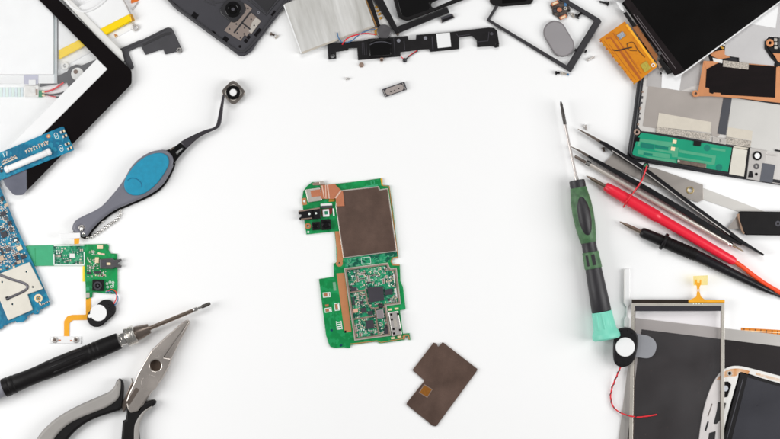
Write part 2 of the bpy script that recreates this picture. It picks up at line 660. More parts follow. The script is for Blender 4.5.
Part().prism(rrect(304.3, 201.5, 4.6, 7, -8, 1), 2.0, 2.2, M_coppl, .05).disc(304.3, 201.2, 1.2, 2.2, 2.5, M_print).build("copper_pad", t)
Part().prism(rrect(326.4, 205.7, 11.5, 4.6, -3, .4), 2, 3.6, M_offw, .3).prism(rrect(326.6, 206.8, 11.8, 2.4, -3, .2), 2, 4.0, M_slate, .2).build("ribbon_connector", t)
Part().prism([(321.6, 209.2), (332.6, 207.9), (331.8, 214), (322, 216.2)], 2, 2.6, mat("dark_red_flex", (112, 28, 26), rough=.4), .1).build("red_flex", t)
l_ = Part().prism(rrect(326, 213, 6.4, 7.4, -4, .3), 2.6, 3.2, M_white, .2, [rrect(326.2, 212.8, 3.1, 3.4, -4)]).build("light_sensor", t)
sub(Part().prism(rrect(326.2, 212.8, 3.0, 3.3, -4), 2.6, 2.9, mat("sensor_teal", (40, 130, 96), rough=.3), .05), "sensor_window", l_, t)
j = Part().prism(rnd([(298.3, 211.6), (312, 208.8), (320.2, 207.4), (320.6, 218.6), (300.4, 220.4), (298.6, 218.4), (301.4, 216.4), (301.2, 214.6), (298.6, 214.4)], .5), 2.0, 6.2, M_black, .4)
j.prism(strip([(298.5, 211.4), (319.8, 208)], 1.3), 6.2, 6.5, M_tin, .1).prism(strip([(301, 219.2), (312, 218)], 1.0), 6.2, 6.5, M_tin, .1)
jo = j.build("headphone_jack", t)
sub(Part().disc(309.3, 213.9, 1.3, 6.2, 6.6, M_print, n=12).disc(316, 213.3, 1.1, 6.2, 6.6, M_print, n=12).prism(rrect(312.6, 213.5, 2.2, 9.4, -5), 6.2, 6.4, M_gloss, .1), "jack_pin", jo, t)
c = Part().prism(rrect(316, 226, 8.2, 8.2, -5, .5), 2, 5.4, M_black, .4).build("front_camera", t)
sub(Part().disc(315.2, 226, 2.6, 5.4, 5.9, M_gloss, .0), "lens", c, t).data.materials[0] = M_gloss
c = Part().prism(rrect(326, 224.6, 9.6, 10.6, -5, .6), 2, 6.6, M_matte, .4).build("rear_camera", t)
sub(Part().disc(326, 224.4, 3.9, 6.6, 7.2, M_gloss, 2.2).disc(326, 224.4, 2.1, 6.4, 6.8, M_hole), "lens", c, t)
Part().disc(308, 226, 3.0, 2.0, 2.2, M_coppl, 1.3, .05).disc(339.4, 263.2, 3.4, 2.12, 2.3, M_coppl, 1.1, .05).build("screw_ring", t)
Part().prism(rrect(333.6, 212.2, 1.5, 7.6, -5), 2, 3.2, M_print, .1).build("white_contact", t)
Part().disc(308.3, 232, 1.1, 2, 2.3, M_print, n=12).build("test_point", t)
P = Part()
P.prism([(334.9, 231.5), (340.2, 231.3), (343.2, 256), (342.6, 262), (340.2, 266.5), (338, 266), (336.4, 263.6), (337.4, 257)], 2.0, 2.11, M_coppl, .02, [circ(339.4, 263.2, 1.1, 14)])
P.prism([(336.5, 273.4), (344.3, 272.8), (347.6, 298), (351.4, 331.6), (344.6, 332.6)], 2.0, 2.12, M_coppl, .02)
P.build("copper_strip", t)
Part().prism([(382.4, 178.6), (382.9, 185.6), (381.6, 185.4), (380.6, 178.4)], 2, 2.15, M_flex, .02).build("edge_plating", t)
Part().prism(strip([(383, 185.6), (389.2, 186.2), (397.8, 256)], .8), 2, 2.12, M_coppl, .02).build("edge_plating", t)
Part().prism(strip([(398.2, 257), (393, 258), (391, 261), (393, 264.8), (399.6, 265)], 1.2), 2, 2.16, M_coppl, .02).build("edge_plating", t)
Part().prism(strip([(350.5, 344), (377, 340.8), (381, 342.4), (403.6, 338.4)], .8), 2, 2.12, M_coppl, .02).build("edge_plating", t)
Part().prism([(403.4, 339.6), (402.6, 336), (405, 334.4), (408.6, 334.4), (409.8, 339.4), (408.8, 339.4), (407.8, 335.8), (405.4, 335.8), (404.6, 339.4)], 2, 2.2, M_coppl, .02).build("edge_plating", t)
# open shield can with its walls
fr = [(344, 268.2), (388, 262.6), (389.3, 266.4), (391, 268.6), (396.6, 267.6), (401, 304), (386.6, 306), (391.4, 335.6), (354.4, 340.6)]


def inset(poly, d):
    out = []
    n = len(poly)
    for i in range(n):
        a, b, c_ = Vector(poly[i - 1]), Vector(poly[i]), Vector(poly[(i + 1) % n])
        e1, e2 = (b - a).normalized(), (c_ - b).normalized()
        n1, n2 = Vector((-e1.y, e1.x)), Vector((-e2.y, e2.x))
        k = max(0.3, 1 + n1.dot(n2))
        out.append(tuple(b + (n1 + n2) * d / k))
    return out


fi = inset(fr, 2.3)
Part().prism(fi, 2.0, 2.14, M_green2, .02).build("chip_field", t)
Part().prism(fr, 2.0, 4.0, M_tinlt, .15, [inset(fr, 1.0)]).build("shield_rim", t)
can = Part().prism(inset(fr, 1.05), 2.0, 3.8, M_tin, .15, [fi])
for a in ([(348.6, 292.6), (365, 290.4)], [(365.2, 289), (367.6, 303), (372.4, 309.4)], [(350.6, 319.6), (375, 316)],
          [(375.2, 309), (378.4, 334.4)], [(371.5, 308.5), (386.4, 306.6)]):
    can.prism(strip(a, 1.3), 2.1, 3.7, M_tin, .12)
can.build("shield_frame", t)
cp = Part().prism([(367.4, 287.8), (382.8, 286), (384.2, 300), (369.6, 302.6)], 2.1, 3.7, M_chip, .15).build("chip", t)
for q in ([(384.4, 289.6), (392, 288.6), (392.8, 294.2), (385.2, 295.2)], [(350.8, 287.6), (356.6, 286.9), (357, 291), (351.2, 291.6)],
          [(360.8, 308.2), (366.2, 307.4), (366.8, 312.4), (361.5, 313)], [(367.4, 311.4), (372.4, 310.6), (373, 314.6), (368, 315.2)],
          [(365.2, 320.8), (373.2, 319.8), (374.4, 328.2), (366.6, 329.2)], [(384, 328), (387.8, 327.4), (388.8, 333.6), (385, 334.2)],
          [(352, 297), (354.2, 296.8), (355, 305), (352.6, 305.2)], [(359.8, 301), (363, 300.6), (363.4, 303.6), (360.2, 304)]):
    Part().prism(q, 2.1, 3.4, M_chip if len(q) == 4 else M_black, .12).build("chip", t)
Part().prism(rrect(380.6, 305.8, 4.8, 4.6, -8, 1), 2.1, 4.0, M_resb, .2).disc(380.6, 305.8, 1.2, 4.0, 4.2, M_chip).build("inductor", t)
Part().prism(rrect(380.2, 314, 7, 8.6, -8, .8), 2.1, 4.2, mat("inductor_grey", (150, 142, 144), rough=.4, metal=.3), .5).build("inductor", t)
Part().prism(rrect(355.6, 310.6, 4.6, 4, -8), 2.1, 3.2, mat("pink_cap", (222, 170, 146), rough=.5), .2).build("capacitor", t)
big = [(367, 287), (384, 285), (394, 287), (394, 296), (385, 302), (369, 304)]
pad_field(t, inset(fi, .8), 330, 2.14, 77, -8, [big])
scatter(t, [(348, 271.5), (387, 266), (391, 272), (394.5, 271), (396, 286), (348.5, 290)], 66, MIX, 2.14, 3, -8, 1.9,
        [big, [(350, 286.5), (358, 286.5), (358, 292), (350, 292)]])
scatter(t, [(385, 296), (396.6, 294), (398, 302.5), (387, 304), (370, 306), (369, 303)], 14, MIX, 2.14, 4, -8, 1.9, [big])
scatter(t, [(351, 294.5), (364, 292.5), (366.5, 304), (359, 317), (353, 318)], 20, MIX, 2.14, 9, -8, 1.9,
        [[(360, 306), (374, 306), (374, 316), (360, 316)], [(353, 308), (358.5, 308), (358.5, 313), (353, 313)], [(351, 296), (356, 296), (356, 306), (351, 306)]])
scatter(t, [(353.5, 321.5), (374, 318.5), (376.5, 334.5), (356, 337.5)], 22, MIX, 2.14, 6, -8, 2.0, [[(364, 319), (375, 318.5), (376, 330), (365, 330.5)]])
scatter(t, [(379, 320), (386.5, 318.5), (389, 333.5), (380.5, 335)], 10, MIX, 2.14, 8, -8, 1.9, [[(383, 327), (389, 326), (390, 335), (384, 335)]])
# small comb of pads at the right wall
Part().prism(rrect(394.2, 278.6, 1.1, 9, -7), 2.14, 3, M_offw, .1).prism(rrect(396.2, 292.5, 1.2, 9, -7), 2.14, 3, M_offw, .1).build("contact_comb", t)
# USB socket
u = Part().prism(rnd([(388.4, 312.4), (398.2, 310.9), (402, 334.2), (392.2, 336.6)], .6), 2.0, 6.0, M_steel, .5).build("usb_socket", t)
P = Part()
for x, y in ((391.2, 314.5), (398, 314), (391.8, 319.4), (393.6, 329), (400, 329.8), (394, 333.4)):
    P.prism(rrect(x, y, 2.2, 2.2, -8, .4), 6.0, 6.12, M_hole, .02)
P.prism(rrect(395.4, 323, 3.0, 8, -8, .6), 6.0, 6.15, M_tinlt, .03)
sub(P, "slot", u, t)
P = Part()
for x, y in ((390, 309.6), (396.6, 308.6), (393, 338), (399.4, 336.6)):
    P.prism(rrect(x, y, 4, 2, -8, .3), 2, 2.9, M_pad, .2)
P.build("solder_tab", t)
# pads on the left lobe
for x, y, a_, b_, an in ((326.6, 294.8, 7.6, 5, -5), (328.2, 310, 7, 4.6, -8), (337, 306.8, 5.2, 7.6, -8)):
    pd = Part().prism(rrect(x, y, a_, b_, an, .3), 2.0, 2.12, M_print, .02, [rrect(x, y, a_ - 1.4, b_ - 1.4, an, .2)])
    pd.prism(rrect(x, y, a_ - 2.4, b_ - 2, an, .2), 2.0, 2.5, M_copper, .1).prism(rrect(x + 1.6, y, 1.5, b_ - 2.2, an), 2.5, 2.75, M_print, .05)
    pd.build("battery_contact", t)
Part().prism(rrect(327, 305.4, 3.4, 2.2, -8), 2, 2.6, M_copper, .1).build("battery_contact", t)
P = Part().prism(rrect(334.6, 286.4, 2.8, 8.6, -6), 2, 2.12, mat("faded_print", (112, 166, 132), rough=.5), .02)
for k in range(4):
    P.prism(rrect(338.7 + k * .35, 322.2 + k * 2.2, 4.6, 1.0, -8), 2, 2.12, M_print, .02)
P.prism(rrect(336.8, 325.4, .8, 8.4, -8), 2, 2.12, M_print, .02).prism(rrect(341.6, 325, .8, 8.4, -8), 2, 2.12, M_print, .02)
P.build("printed_mark", t)
P = Part().prism(rrect(331.6, 330.2, 2.6, 2.2, -8, .8), 2, 2.1, mat("via_navy", (10, 60, 80), rough=.3), .02)
P.prism(rrect(341, 345.4, 3, 2, -30, .8), 2, 2.1, MATS["via_navy"], .02).prism(rrect(345.4, 331.6, 1.8, 2.4, 0, .5), 2.12, 2.3, M_hole, .02)
P.build("via", t)
Part().prism(rrect(372.7, 182.6, 4, 4.2, -7), 2, 2.12, M_greenl, .02, [rrect(372.7, 182.6, 2.4, 2.6, -7)]).build("printed_mark", t)
Part().prism([(366, 185.8), (378, 184.4), (378, 186), (360, 188)], 2, 2.1, M_greenl, .02).build("trace_field", t)

# ------------------------------------------------------------------ loose brown shield plate
t = thing("shield_plate", "loose brown metal shield plate with a square orange pad, below the central board", "metal plate", 440, 385)
Part().prism(rnd([(433.6, 342.4), (436.6, 343.6), (438.2, 347), (442.7, 342), (477.6, 368.9), (476.8, 371), (436.2, 426.4), (432.8, 425.8), (406.4, 404.4), (406.8, 402.6),
                  (424.4, 380.6), (412.4, 370)], .8), 0.4, 2.2, M_shield, .4).build("plate", t)
Part().prism(rnd([(424.2, 385), (431.8, 389.4), (427.2, 396.8), (419.7, 392.4)], .5), 2.2, 2.35, mat("kapton_pad", (136, 84, 16), rough=.4, var=.2, scale=900), .05,
             ).prism(rnd([(424.2, 384), (432.8, 389.2), (427.3, 397.8), (418.7, 392.4)], .5), 2.2, 2.28, MATS["tinned_brown"], .02,
                     [rnd([(424.2, 385), (431.8, 389.4), (427.2, 396.8), (419.7, 392.4)], .5)]).build("pad", t)

# ------------------------------------------------------------------ earpiece
t = thing("earpiece_speaker", "tiny rectangular earpiece speaker with an oval grey face, alone on the white", "speaker", 394, 89.5)
Part().prism(rnd([(381.8, 89.4), (404.4, 81.6), (407, 89.6), (385, 97.2)], .8), .2, 3.4, M_chip, .4).build("body", t)
fc = Part().prism(stad(388.8, 91.6, 400.2, 87.6, 3.4), 3.4, 4.2, mat("mesh_grey", (158, 148, 144), rough=.55, var=.2, scale=1200), .3).build("face", t)
P = Part()
for x, y in ((390.8, 91.7), (394.6, 90.6), (398.8, 88.6)):
    P.disc(x, y, .7, 4.2, 4.3, M_hole, n=10)
sub(P, "hole", fc, t)
Part().prism(strip([(383, 90.2), (386, 96.4)], .7), 3.4, 3.6, M_steel, .1).prism(strip([(402.4, 83), (405.6, 89.6)], .7), 3.4, 3.6, M_steel, .1).build("contact", t)

# ================================================================== TOP LEFT
# white battery pack with its wires
t = thing("battery_pack", "plain white flat module with silver edge, red and black wires, in the top left corner", "battery", 30, 40)
Part().prism(rnd([(-30, -30), (53.4, -30), (53.4, 74.6), (-30, 74.6)], .5), .2, 5.0, mat("pack_white", (250, 250, 250), rough=.4, var=.006, scale=40), .5).build("body", t)
Part().prism(rnd([(53.6, -30), (57.6, -30), (57.6, 83.6), (53.6, 83.6)], .4), .2, 3.6, mat("cool_silver", (216, 222, 224), rough=.25, metal=.35, var=.05, scale=90), .5).prism(strip([(57.4, -30), (57.4, 83)], .6), 3.6, 3.75, M_vanegrey, .03).prism(strip([(54.4, -30), (54.4, 74)], .5), 3.6, 3.75, mat("line_teal_grey", (150, 166, 168), rough=.4), .03).prism(rnd([(-30, 75), (53.6, 75), (53.6, 83.6), (-30, 83.6)], .4), .2, 3.2, M_white, .3).build("rim", t)
Part().prism(rrect(31, 79.6, 14, 9, 0, .4), 3.2, 3.7, mat("pale_lilac", (188, 188, 204), rough=.4), .1).prism(rrect(32.2, 82.4, 7, 5.4, 0, .6), 3.7, 4.4, M_white, .3).build("flex_tail", t)
c = Part().prism(rrect(31.5, 91.2, 14, 11.4, 0, .8), .2, 3.0, mat("clear_connector", (232, 230, 226), rough=.2, var=.1, scale=300), .4).build("connector", t)
sub(Part().prism(rrect(33, 90, 4, 6, 0, .8), 3.0, 3.6, M_offw, .3).prism(rrect(36.6, 92.2, 2, 6, 0, .2), 3, 3.3, M_tin, .1), "latch", c, t)
Part().prism(rrect(40.3, 93.8, 3.8, 6.8, 0, .3), .2, 2.4, mat("connector_green", (0, 130, 84), rough=.4), .2).prism(rrect(43.4, 91.9, 3.2, 2, 0, .5), .3, 2.6, M_pad, .3).prism(
    rrect(43.4, 95.3, 3.2, 2, 0, .5), .3, 2.6, M_pad, .3).build("contact_board", t)
P = Part()
for k in range(10):
    P.prism(rrect(-5 + k * 3, 92.2, 2.2, 9.5, 0), .2, .5, mat("pale_ribbon_blue", (222, 236, 240), rough=.3) if k % 2 else mat("pale_ribbon_green", (222, 240, 232), rough=.3), 0)
P.build("ribbon", t)
Part().tube([(44.6, 91.9, 2.2), (49, 91, 2.4), (55, 88.6, 2.8), (63.6, 82.6, 3.0)], .95, M_red).build("wire", t, "thick red wire")
Part().tube([(44.6, 94.4, 2.2), (50, 95, 2.2), (58, 94, 2.4), (64.2, 92.2, 2.8)], .85, M_blackw).build("wire", t, "black wire")
Part().tube([(46, 94.9, 1.4), (51, 96.2, 1.4), (56, 97, 1.4)], .5, M_red).tube([(56, 97, 1.4), (60, 97.8, 1.6), (63.4, 98, 1.8)], .7, M_blackw).build("wire", t, "thin wire half red half black")

# display module with yellow tape
t = thing("display_module", "white display module edged with bright yellow tape, under the black bezel", "display", 100, 30)
Part().prism([(131, 14.6), (117, -13), (58.4, 17), (58.4, 51)], .2, 4.2, M_white, .4).build("panel", t)
Part().prism(rnd([(58.6, 50.2), (129.6, 13.8), (133.2, 20.6), (58.6, 59.8)], .5), .2, 5.0, M_yellow, .8, seg=2).build("yellow_tape", t)
P = Part().prism(strip([(131.6, 16.2), (116.6, -13)], 1.4), .2, 5.2, M_steel, .3).prism(strip([(129.4, 12), (116, -13)], .8), 4.2, 5.0, M_dksteel, .2)
P.build("metal_edge", t)
Part().prism(rnd([(129.8, 13.6), (132.4, 14.6), (134.8, 20.4), (131.4, 22)], .6), 3, 5.3, M_gold, .3).build("corner_foil", t)
Part().prism([(58.6, 60.2), (133, 21.6), (136, 27), (58.6, 70)], .15, .8, M_white, .2).build("lower_lip", t)
Part().disc(116.2, 36.2, 1.5, .8, 1.3, M_gold, .6).prism(rrect(115.4, 35, 2.4, 1.4, 20, .4), .8, 1.2, M_copper, .1).build("solder_dot", t)
P = Part().disc(135.6, 28, 3.3, .8, 2.2, M_steel, 1.7, .4)
P.prism(strip([(131.8, 23.4), (134, 25.8)], 2.2), .8, 2.0, M_steel, .3).build("eyelet", t)
Part().tube([(64, -4, 5), (69, 4, 5), (76, 9.6, 5), (84, 11.6, 5), (92, 9.4, 5), (100, 4.4, 5), (107, -2, 5)], 1.4, M_white).build("white_loop", t)
Part().prism(rnd([(131, -6), (142, -6), (138, 1.2), (131, 3.6)], .5), .2, 1.2, mat("burnt_orange", (220, 110, 20), rough=.4), .2).build("orange_tab", t)
Part().tube([(138, 2.2, 1), (134.6, 7, 1), (132.6, 10, 1.2)], .6, M_steel).build("spring_clip", t)
Part().disc(64.8, 65.8, 3.8, .8, 2.6, M_offw, 1.6, .5).build("boss", t)

# dark bracket
t = thing("bracket", "long dark grey plastic antenna bracket reaching out from under the black bezel", "bracket", 140, 50)
br = [(40, 80), (58.7, 75.5), (67, 71.5), (70, 67), (76, 64.4), (81, 65.6), (97, 59), (108, 54), (117.3, 50), (138, 40.8), (141, 40.2), (165, 28.3), (168, 27.3), (171.5, 28.2),
      (173.8, 31.6), (182, 49.4), (182.2, 51.8), (179.4, 53.4), (176.4, 51.8), (165.4, 54.6), (163, 49.2), (145.4, 55), (141.2, 47), (138, 47.2), (128.2, 51.7),
      (134, 67.2), (131, 69.8), (128, 67.4), (121.6, 55.4), (112, 59.4), (97, 64), (86, 74), (72, 91), (69.6, 89.6), (66.6, 82.4), (40, 87)]
Part().prism(rnd(br, .6), .2, 2.6, M_slate, .4, [circ(179.2, 50.4, 1.7, 16)]).build("body", t).data.materials[0] = mat("bracket_grey", (58, 57, 61), rough=.5, var=.15, scale=150, bump=.15, bscale=2500)
P = Part().prism(strip([(143, 45.2), (165, 34.2), (171.2, 33.2)], [2.2, 2.6, 2.4]), 2.6, 3.0, mat("bracket_dark", (40, 39, 42), rough=.5), .15)
P.prism(strip([(119, 51.4), (138.4, 43), (166, 29.4)], .9), 2.6, 3.3, MATS["bracket_grey"], .2)
P.build("rib", t)
Part().disc(179.2, 50.4, 2.5, 2.6, 3.0, M_steel, 1.7, .1).build("eyelet", t)
Part().disc(77.4, 74, 6.4, 2.6, 3.6, M_offw, 0, .5).disc(75.6, 71.8, 2.2, 3.6, 4.4, mat("brown_metal", (120, 96, 80), rough=.4, metal=.5), 0, .4).build("boss", t)

# glass touch panel with black bezel
t = thing("tablet_touchscreen", "large white tablet glass front with a wide black bezel, cut by the left edge", "touch panel", 90, 90)
ZP = 6.0
Part().prism(rnd([(-20, -79.4), (59.2, 0.2), (131.6, 70.4), (131.6, 84), (27, 190.4), (26.6, 150.6), (108, 69.2), (-40, -79)], [0, 0, 7, 7, 0, 0, 0, 0]), ZP, ZP + 1.7, mat("bezel_black", (17, 13, 14), rough=.2, var=.08, scale=40, spec=.15), .3)\
    .build("bezel", t)
Part().prism(rnd([(26.8, 190.4), (23, 195), (14, 195.4), (5.4, 186), (2, 178), (26.4, 150.8)], [0, 4, 6, 4, 0, 0]), ZP, ZP + 1.6, mat("reflection_grey", (118, 120, 134), rough=.25, col2=(84, 86, 98), mix=(.3, .7), scale=25), .3).build("bezel_end", t)  # rounded bezel end; its grey is a reflection put into the colour
Part().prism([(107.4, 69.2), (97, 59), (0, 156), (0, 176.6)], ZP + .1, ZP + .8, M_white, .1).build("white_border", t)
Part().prism([(-40, -79), (97, 59), (0, 156), (-90, 100), (-100, 0)], ZP + .5, ZP + 1.3, glass("clear_glass", (0.995, 0.997, 0.997), .015, .06), 0).build("glass", t)
Part().prism(rnd([(50, -14), (57, -14), (121.6, 50.6), (124.6, 62.4), (118, 60)], [0, 0, 5, 2, 0]), 3.2, 5.9, M_offw, .8, seg=2).build("white_frame", t)

# blue strip board
t = thing("blue_strip_board", "narrow teal blue circuit strip with a long white connector, lying over the black bezel", "circuit board", 35, 155)
Part().prism(rnd([(-8, 156), (61.8, 126.6), (63.6, 126.9), (74, 149.4), (73.6, 150.2), (-8, 183.6)], .3), 7.9, 9.6, M_blue, .15).build("board", t)
cn = Part().rod((6.5, 169.6), (49.2, 151.8), [(0, 2.0), (0.03, 3.2), (.97, 3.2), (1, 2.0)], 11.2, M_white, flat=.8).build("connector", t)
sub(Part().rod((4.8, 170.2), (8.4, 168.8), [(0, 2.6), (.3, 3.6), (1, 3.6)], 11.4, M_white, .8), "end_cap", cn, t)
sub(Part().rod((47.4, 152.5), (50.8, 151), [(0, 3.6), (.7, 3.6), (1, 2.6)], 11.4, M_white, .8), "end_cap", cn, t)
Part().disc(48.5, 136.2, 2.0, 9.6, 9.8, M_coppl, .9, .05).disc(48.5, 136.2, .9, 9.6, 9.9, M_pad, n=12).build("gold_via", t)
for x, y in ((62.4, 131.6), (64.6, 136.2), (67.2, 144), (69.6, 148.4)):
    Part().prism(rrect(x, y, 4.6, 2.4, -24), 9.6, 10.6, M_resb, .2).prism(rrect(x - 1.5, y + .7, 1.6, 2.6, -24), 9.6, 10.8, M_solder, .2).prism(rrect(x + 1.5, y - .7, 1.6, 2.6, -24), 9.6, 10.8, M_pad, .2).build("diode", t)
for x, y in ((56.2, 136), (61, 148.4)):
    P = Part().prism(stad(x - .4, y - 1.4, x + .6, y + 1.2, 1.9), 9.6, 9.7, M_print, 0, [stad(x - .4, y - 1.4, x + .6, y + 1.2, 1.45)])
    P.prism(rrect(x, y, 2, .8, 60), 9.6, 9.75, M_print, 0)
    P.build("printed_mark", t)
for k in range(9):
    f_ = k / 8
    place(SMD["cap_a" if k % 2 else "l_cap"], "capacitor", t, 26 + 21.4 * f_, 150.8 - 9 * f_ - (k % 2) * .8, 9.6, -23)
    place(SMD["cap_b"], "capacitor", t, 26.6 + 20.8 * f_, 152.4 - 8.8 * f_, 9.6, 67)
for k in range(8):
    f_ = k / 7
    place(SMD["cap_a" if k % 2 else "cap_b"], "capacitor", t, 2.4 + 13 * f_, 162 - 5.6 * f_, 9.6, -23 + 90 * (k % 2))
    place(SMD["l_cap"], "capacitor", t, 3.4 + 13 * f_, 164 - 6 * f_, 9.6, -23)
place(SMD["k_long"], "small_chip", t, 1.6, 167.6, 9.6, 60)
place(SMD["k_chip"], "small_chip", t, 1.4, 171.2, 9.6, 60)


def text_mesh(P, s, x, y, z, size, ang, m):
    cu = bpy.data.curves.new("txt", 'FONT')
    cu.body = s
    cu.size = size * S
    cu.extrude = 0.06 * S
    cu.align_x, cu.align_y = 'CENTER', 'CENTER'
    o = bpy.data.objects.new("txt", cu)
    me_ = bpy.data.meshes.new_from_object(o)
    me_.transform(Matrix.Translation(W(x, y, z)) @ Matrix.Rotation(-math.radians(ang), 4, 'Z'))
    n0 = len(P.bm.faces)
    P.bm.from_mesh(me_)
    P._mark(n0, m)
    bpy.data.objects.remove(o)
    bpy.data.curves.remove(cu)
    bpy.data.meshes.remove(me_)
    return P


text_mesh(Part(), "17", 5.2, 154.6, 9.68, 6.2, -23, M_print).build("printed_number", t)

# big blue board
t = thing("blue_circuit_board", "large teal blue circuit board with cream shield, cut by the left edge", "circuit board", 15, 260)
bb = [(-10, 168), (-6, 176), (1.2, 190), (15.5, 225), (33.8, 265), (50, 301.4), (49.6, 304.8), (39.4, 310.4), (38.6, 314.2), (34.6, 314.4), (33.6, 312.6), (27.2, 316), (27, 318.6), (23.6, 321.6), (16.6, 322.6),
      (15.4, 320.8), (3.4, 326), (2.6, 328.4), (-10, 333)]
Part().prism(rnd(bb, .5), 2.1, 3.9, M_blue, .15, [circ(37.2, 311, .9, 12)]).build("board", t)
sp = [(-10, 277), (0, 273.4), (29.2, 262), (42.9, 288.8), (27.4, 294.4), (32.8, 309.8), (8.2, 320.4), (0, 300.8), (-10, 304)]
P = Part().prism(rnd(sp, .5), 3.9, 6.2, M_cream, .5, [circ(26.4, 271.8, .9, 12), circ(2.2, 282, .9, 12), circ(32.8, 287, .9, 12), circ(12.4, 304.2, .9, 12)])
so = P.build("shield", t)
P = Part().tube([(-8, 272.4, 6.2), (0, 275, 6.2), (12, 279.4, 6.2), (24, 283.2, 6.2), (27.6, 286.6, 6.2), (25, 290.4, 6.2), (15, 295.4, 6.2), (6.6, 298.8, 6.2)], 1.35, mat("spring_grey", (120, 118, 124), rough=.3, metal=.7))
P.prism(rrect(7, 298.4, 2.6, 3.8, -20, .4), 6.2, 7.4, M_black, .2)
sub(P, "spring_wire", so, t)
Part().disc(38.3, 298.2, 4.2, 3.9, 4.2, M_pad, 2.4, .05).disc(38.3, 298.2, 1.4, 3.9, 4.3, M_gold, .7, .05).prism(rrect(39.6, 303, 1.6, 4, -30), 3.9, 4.2, M_pad, .05).build("antenna_ring", t)
for k in range(5):
    place(SMD["cap_a" if k % 2 else "res_a"], "capacitor", t, 42 + k * 1.6, 304.6 - k * .75, 3.9, -25)
Part().prism(rrect(19.4, 248.2, 5.4, 4.4, -22, .3), 3.9, 5.2, M_pad, .2).build("crystal", t)
Part().prism(rrect(13.8, 267, 2, 2, 0), 3.9, 4.2, M_pad, .05).disc(15.2, 257.6, 1.1, 3.9, 4.2, M_pad).disc(29, 263.6, 1.4, 3.9, 4.2, M_pad).build("test_point", t)
for q in ((4, 234.4, 6, 6), (15.6, 240, 5, 4), (3, 213.6, 5.4, 4.2), (23, 256.6, 5, 4), (2, 198.6, 3, 5), (9.4, 222.8, 4, 3.4)):
    Part().prism(rrect(q[0], q[1], q[2], q[3], -22, .2), 3.9, 5.3, M_chip, .2).build("chip", t)
Part().prism(rrect(15.4, 240.2, 3, 2, -22, .2), 5.3, 5.6, M_print, .05).build("chip_marking", t)
for q in ((6.4, 205, 4, 3), (11, 229.6, 3, 4.6), (19, 262, 4, 3), (8, 249.4, 5.4, 3.4), (1.6, 258, 4, 5), (6, 218.4, 3, 3)):
    Part().prism(rrect(q[0], q[1], q[2], q[3], -22, .2), 3.9, 5.1, M_capt if q[2] == 4 else M_vanegrey, .2).build("chip", t)
reg = [(-1, 196), (2, 198), (13, 226), (26, 256), (24, 262), (0, 271), (-1, 271)]
pad_field(t, reg, 170, 3.9, 78, -22)
scatter(t, reg, 96, MIX + ["cap_a", "l_cap"], 3.9, 21, -22, 2.3, [rrect(19.4, 248.2, 7, 6, -22), rrect(4, 234.4, 8, 8, -22), rrect(15.6, 240, 7, 6, -22)])

# small green board with flex and speaker
t = thing("green_phone_board", "small green phone board with orange flex tail, camera and attached black speaker", "circuit board", 95, 270)
gb = [(27, 245.6), (85, 244.3), (107.3, 243.9), (108.8, 246), (108.6, 250), (111, 253.4), (116.4, 253.6), (117.2, 256), (117.6, 288), (116.6, 294), (107, 293.6), (92.6, 292.2), (92.2, 297.2), (86, 299.2), (84.8, 265.4), (35, 266), (26, 266)]
Part().prism(rnd(gb, .5), .2, 1.8, M_green, .12).build("board", t)
Part().prism([(26, 246), (53.4, 245), (53.6, 265.4), (26, 266)], 1.8, 1.95, M_greenl, .02).prism(strip([(35, 248), (35.4, 264)], .4), 1.95, 2.05, M_green, 0).build("flex_window", t)
Part().prism([(53.4, 245.2), (84.4, 244.6), (84.8, 265.2), (53.6, 265.6)], 1.8, 1.95, M_green2, .02).build("trace_field", t)
P = Part()
for a in ([(53.8, 245.6), (84.2, 245)], [(53.8, 254), (54, 265)], [(54, 265), (84.4, 264.8)], [(84.2, 252), (84.4, 264.6)]):
    P.prism(strip(a, 1.1), 1.95, 2.3, M_print, .05)
for x, y in ((56.4, 248), (58.6, 248), (56.6, 250.6), (59, 250.6), (56.8, 253.2), (59.4, 253.2)):
    P.prism(rrect(x, y, 1.4, 1.2, 0), 1.95, 2.3, M_print, .05)
P.build("printed_frame", t)
P = Part().prism(rrect(72.2, 255.8, 5.2, 4.6, 0, .2), 1.95, 2.6, M_offw, .2)
P.build("sensor", t)
scatter(t, [(62, 247.5), (83, 247), (83, 263.5), (56, 264), (56, 256)], 30, ["pad_a", "pad_a", "cap_b", "l_cap"], 1.95, 33, 0, 2.3, [rrect(72.2, 255.8, 7, 6)])
Part().prism(rrect(100, 247, 5.8, 4, 0, .3), 1.8, 2.8, M_pad, .2).prism(rrect(99.2, 253.4, 3, 2, 20), 1.8, 2.5, M_pad, .1).prism(rrect(103, 254.2, 3.4, 1.8, 10), 1.8, 2.5, mat("pink_pad", (232, 196, 176), rough=.5), .1).build("contact_pad", t)
Part().prism(rrect(97, 260.2, 3.8, 5.8, 0, .4), 1.8, 3.4, M_pad, .3).build("side_contact", t)
j = Part().prism(rnd([(99.6, 259.2), (112.6, 258.2), (114.2, 260), (121, 258.6), (121.6, 260.8), (117, 263.2), (121.6, 265.6), (121, 267.6), (114.6, 267.2), (112.8, 268.8), (99.8, 268.6)], .5), 1.8, 5.4, M_vanegrey, .4)
jo = j.build("headphone_jack", t)
sub(Part().prism(rrect(108.6, 263.8, 4, 2.4, 0, .5), 5.4, 5.7, M_pad, .1).prism(rrect(104, 263.6, 4, 6.6, 0, .3), 5.4, 5.6, M_slate, .1), "jack_contact", jo, t)
Part().prism(rrect(97.8, 285.3, 11.2, 11, 2, .4), 1.8, 5.4, M_matte, .3).build("camera", t)
lens = Part().disc(97.6, 285.6, 4.2, 5.4, 6.0, M_chip, 2.6).disc(97.6, 285.6, 2.5, 5.3, 5.8, M_gloss, 1.1).disc(97.6, 285.6, 1.0, 5.3, 5.6, M_slate, n=12)
sub(lens, "lens", [o for o in t.children if o.name.startswith("camera")][0], t)
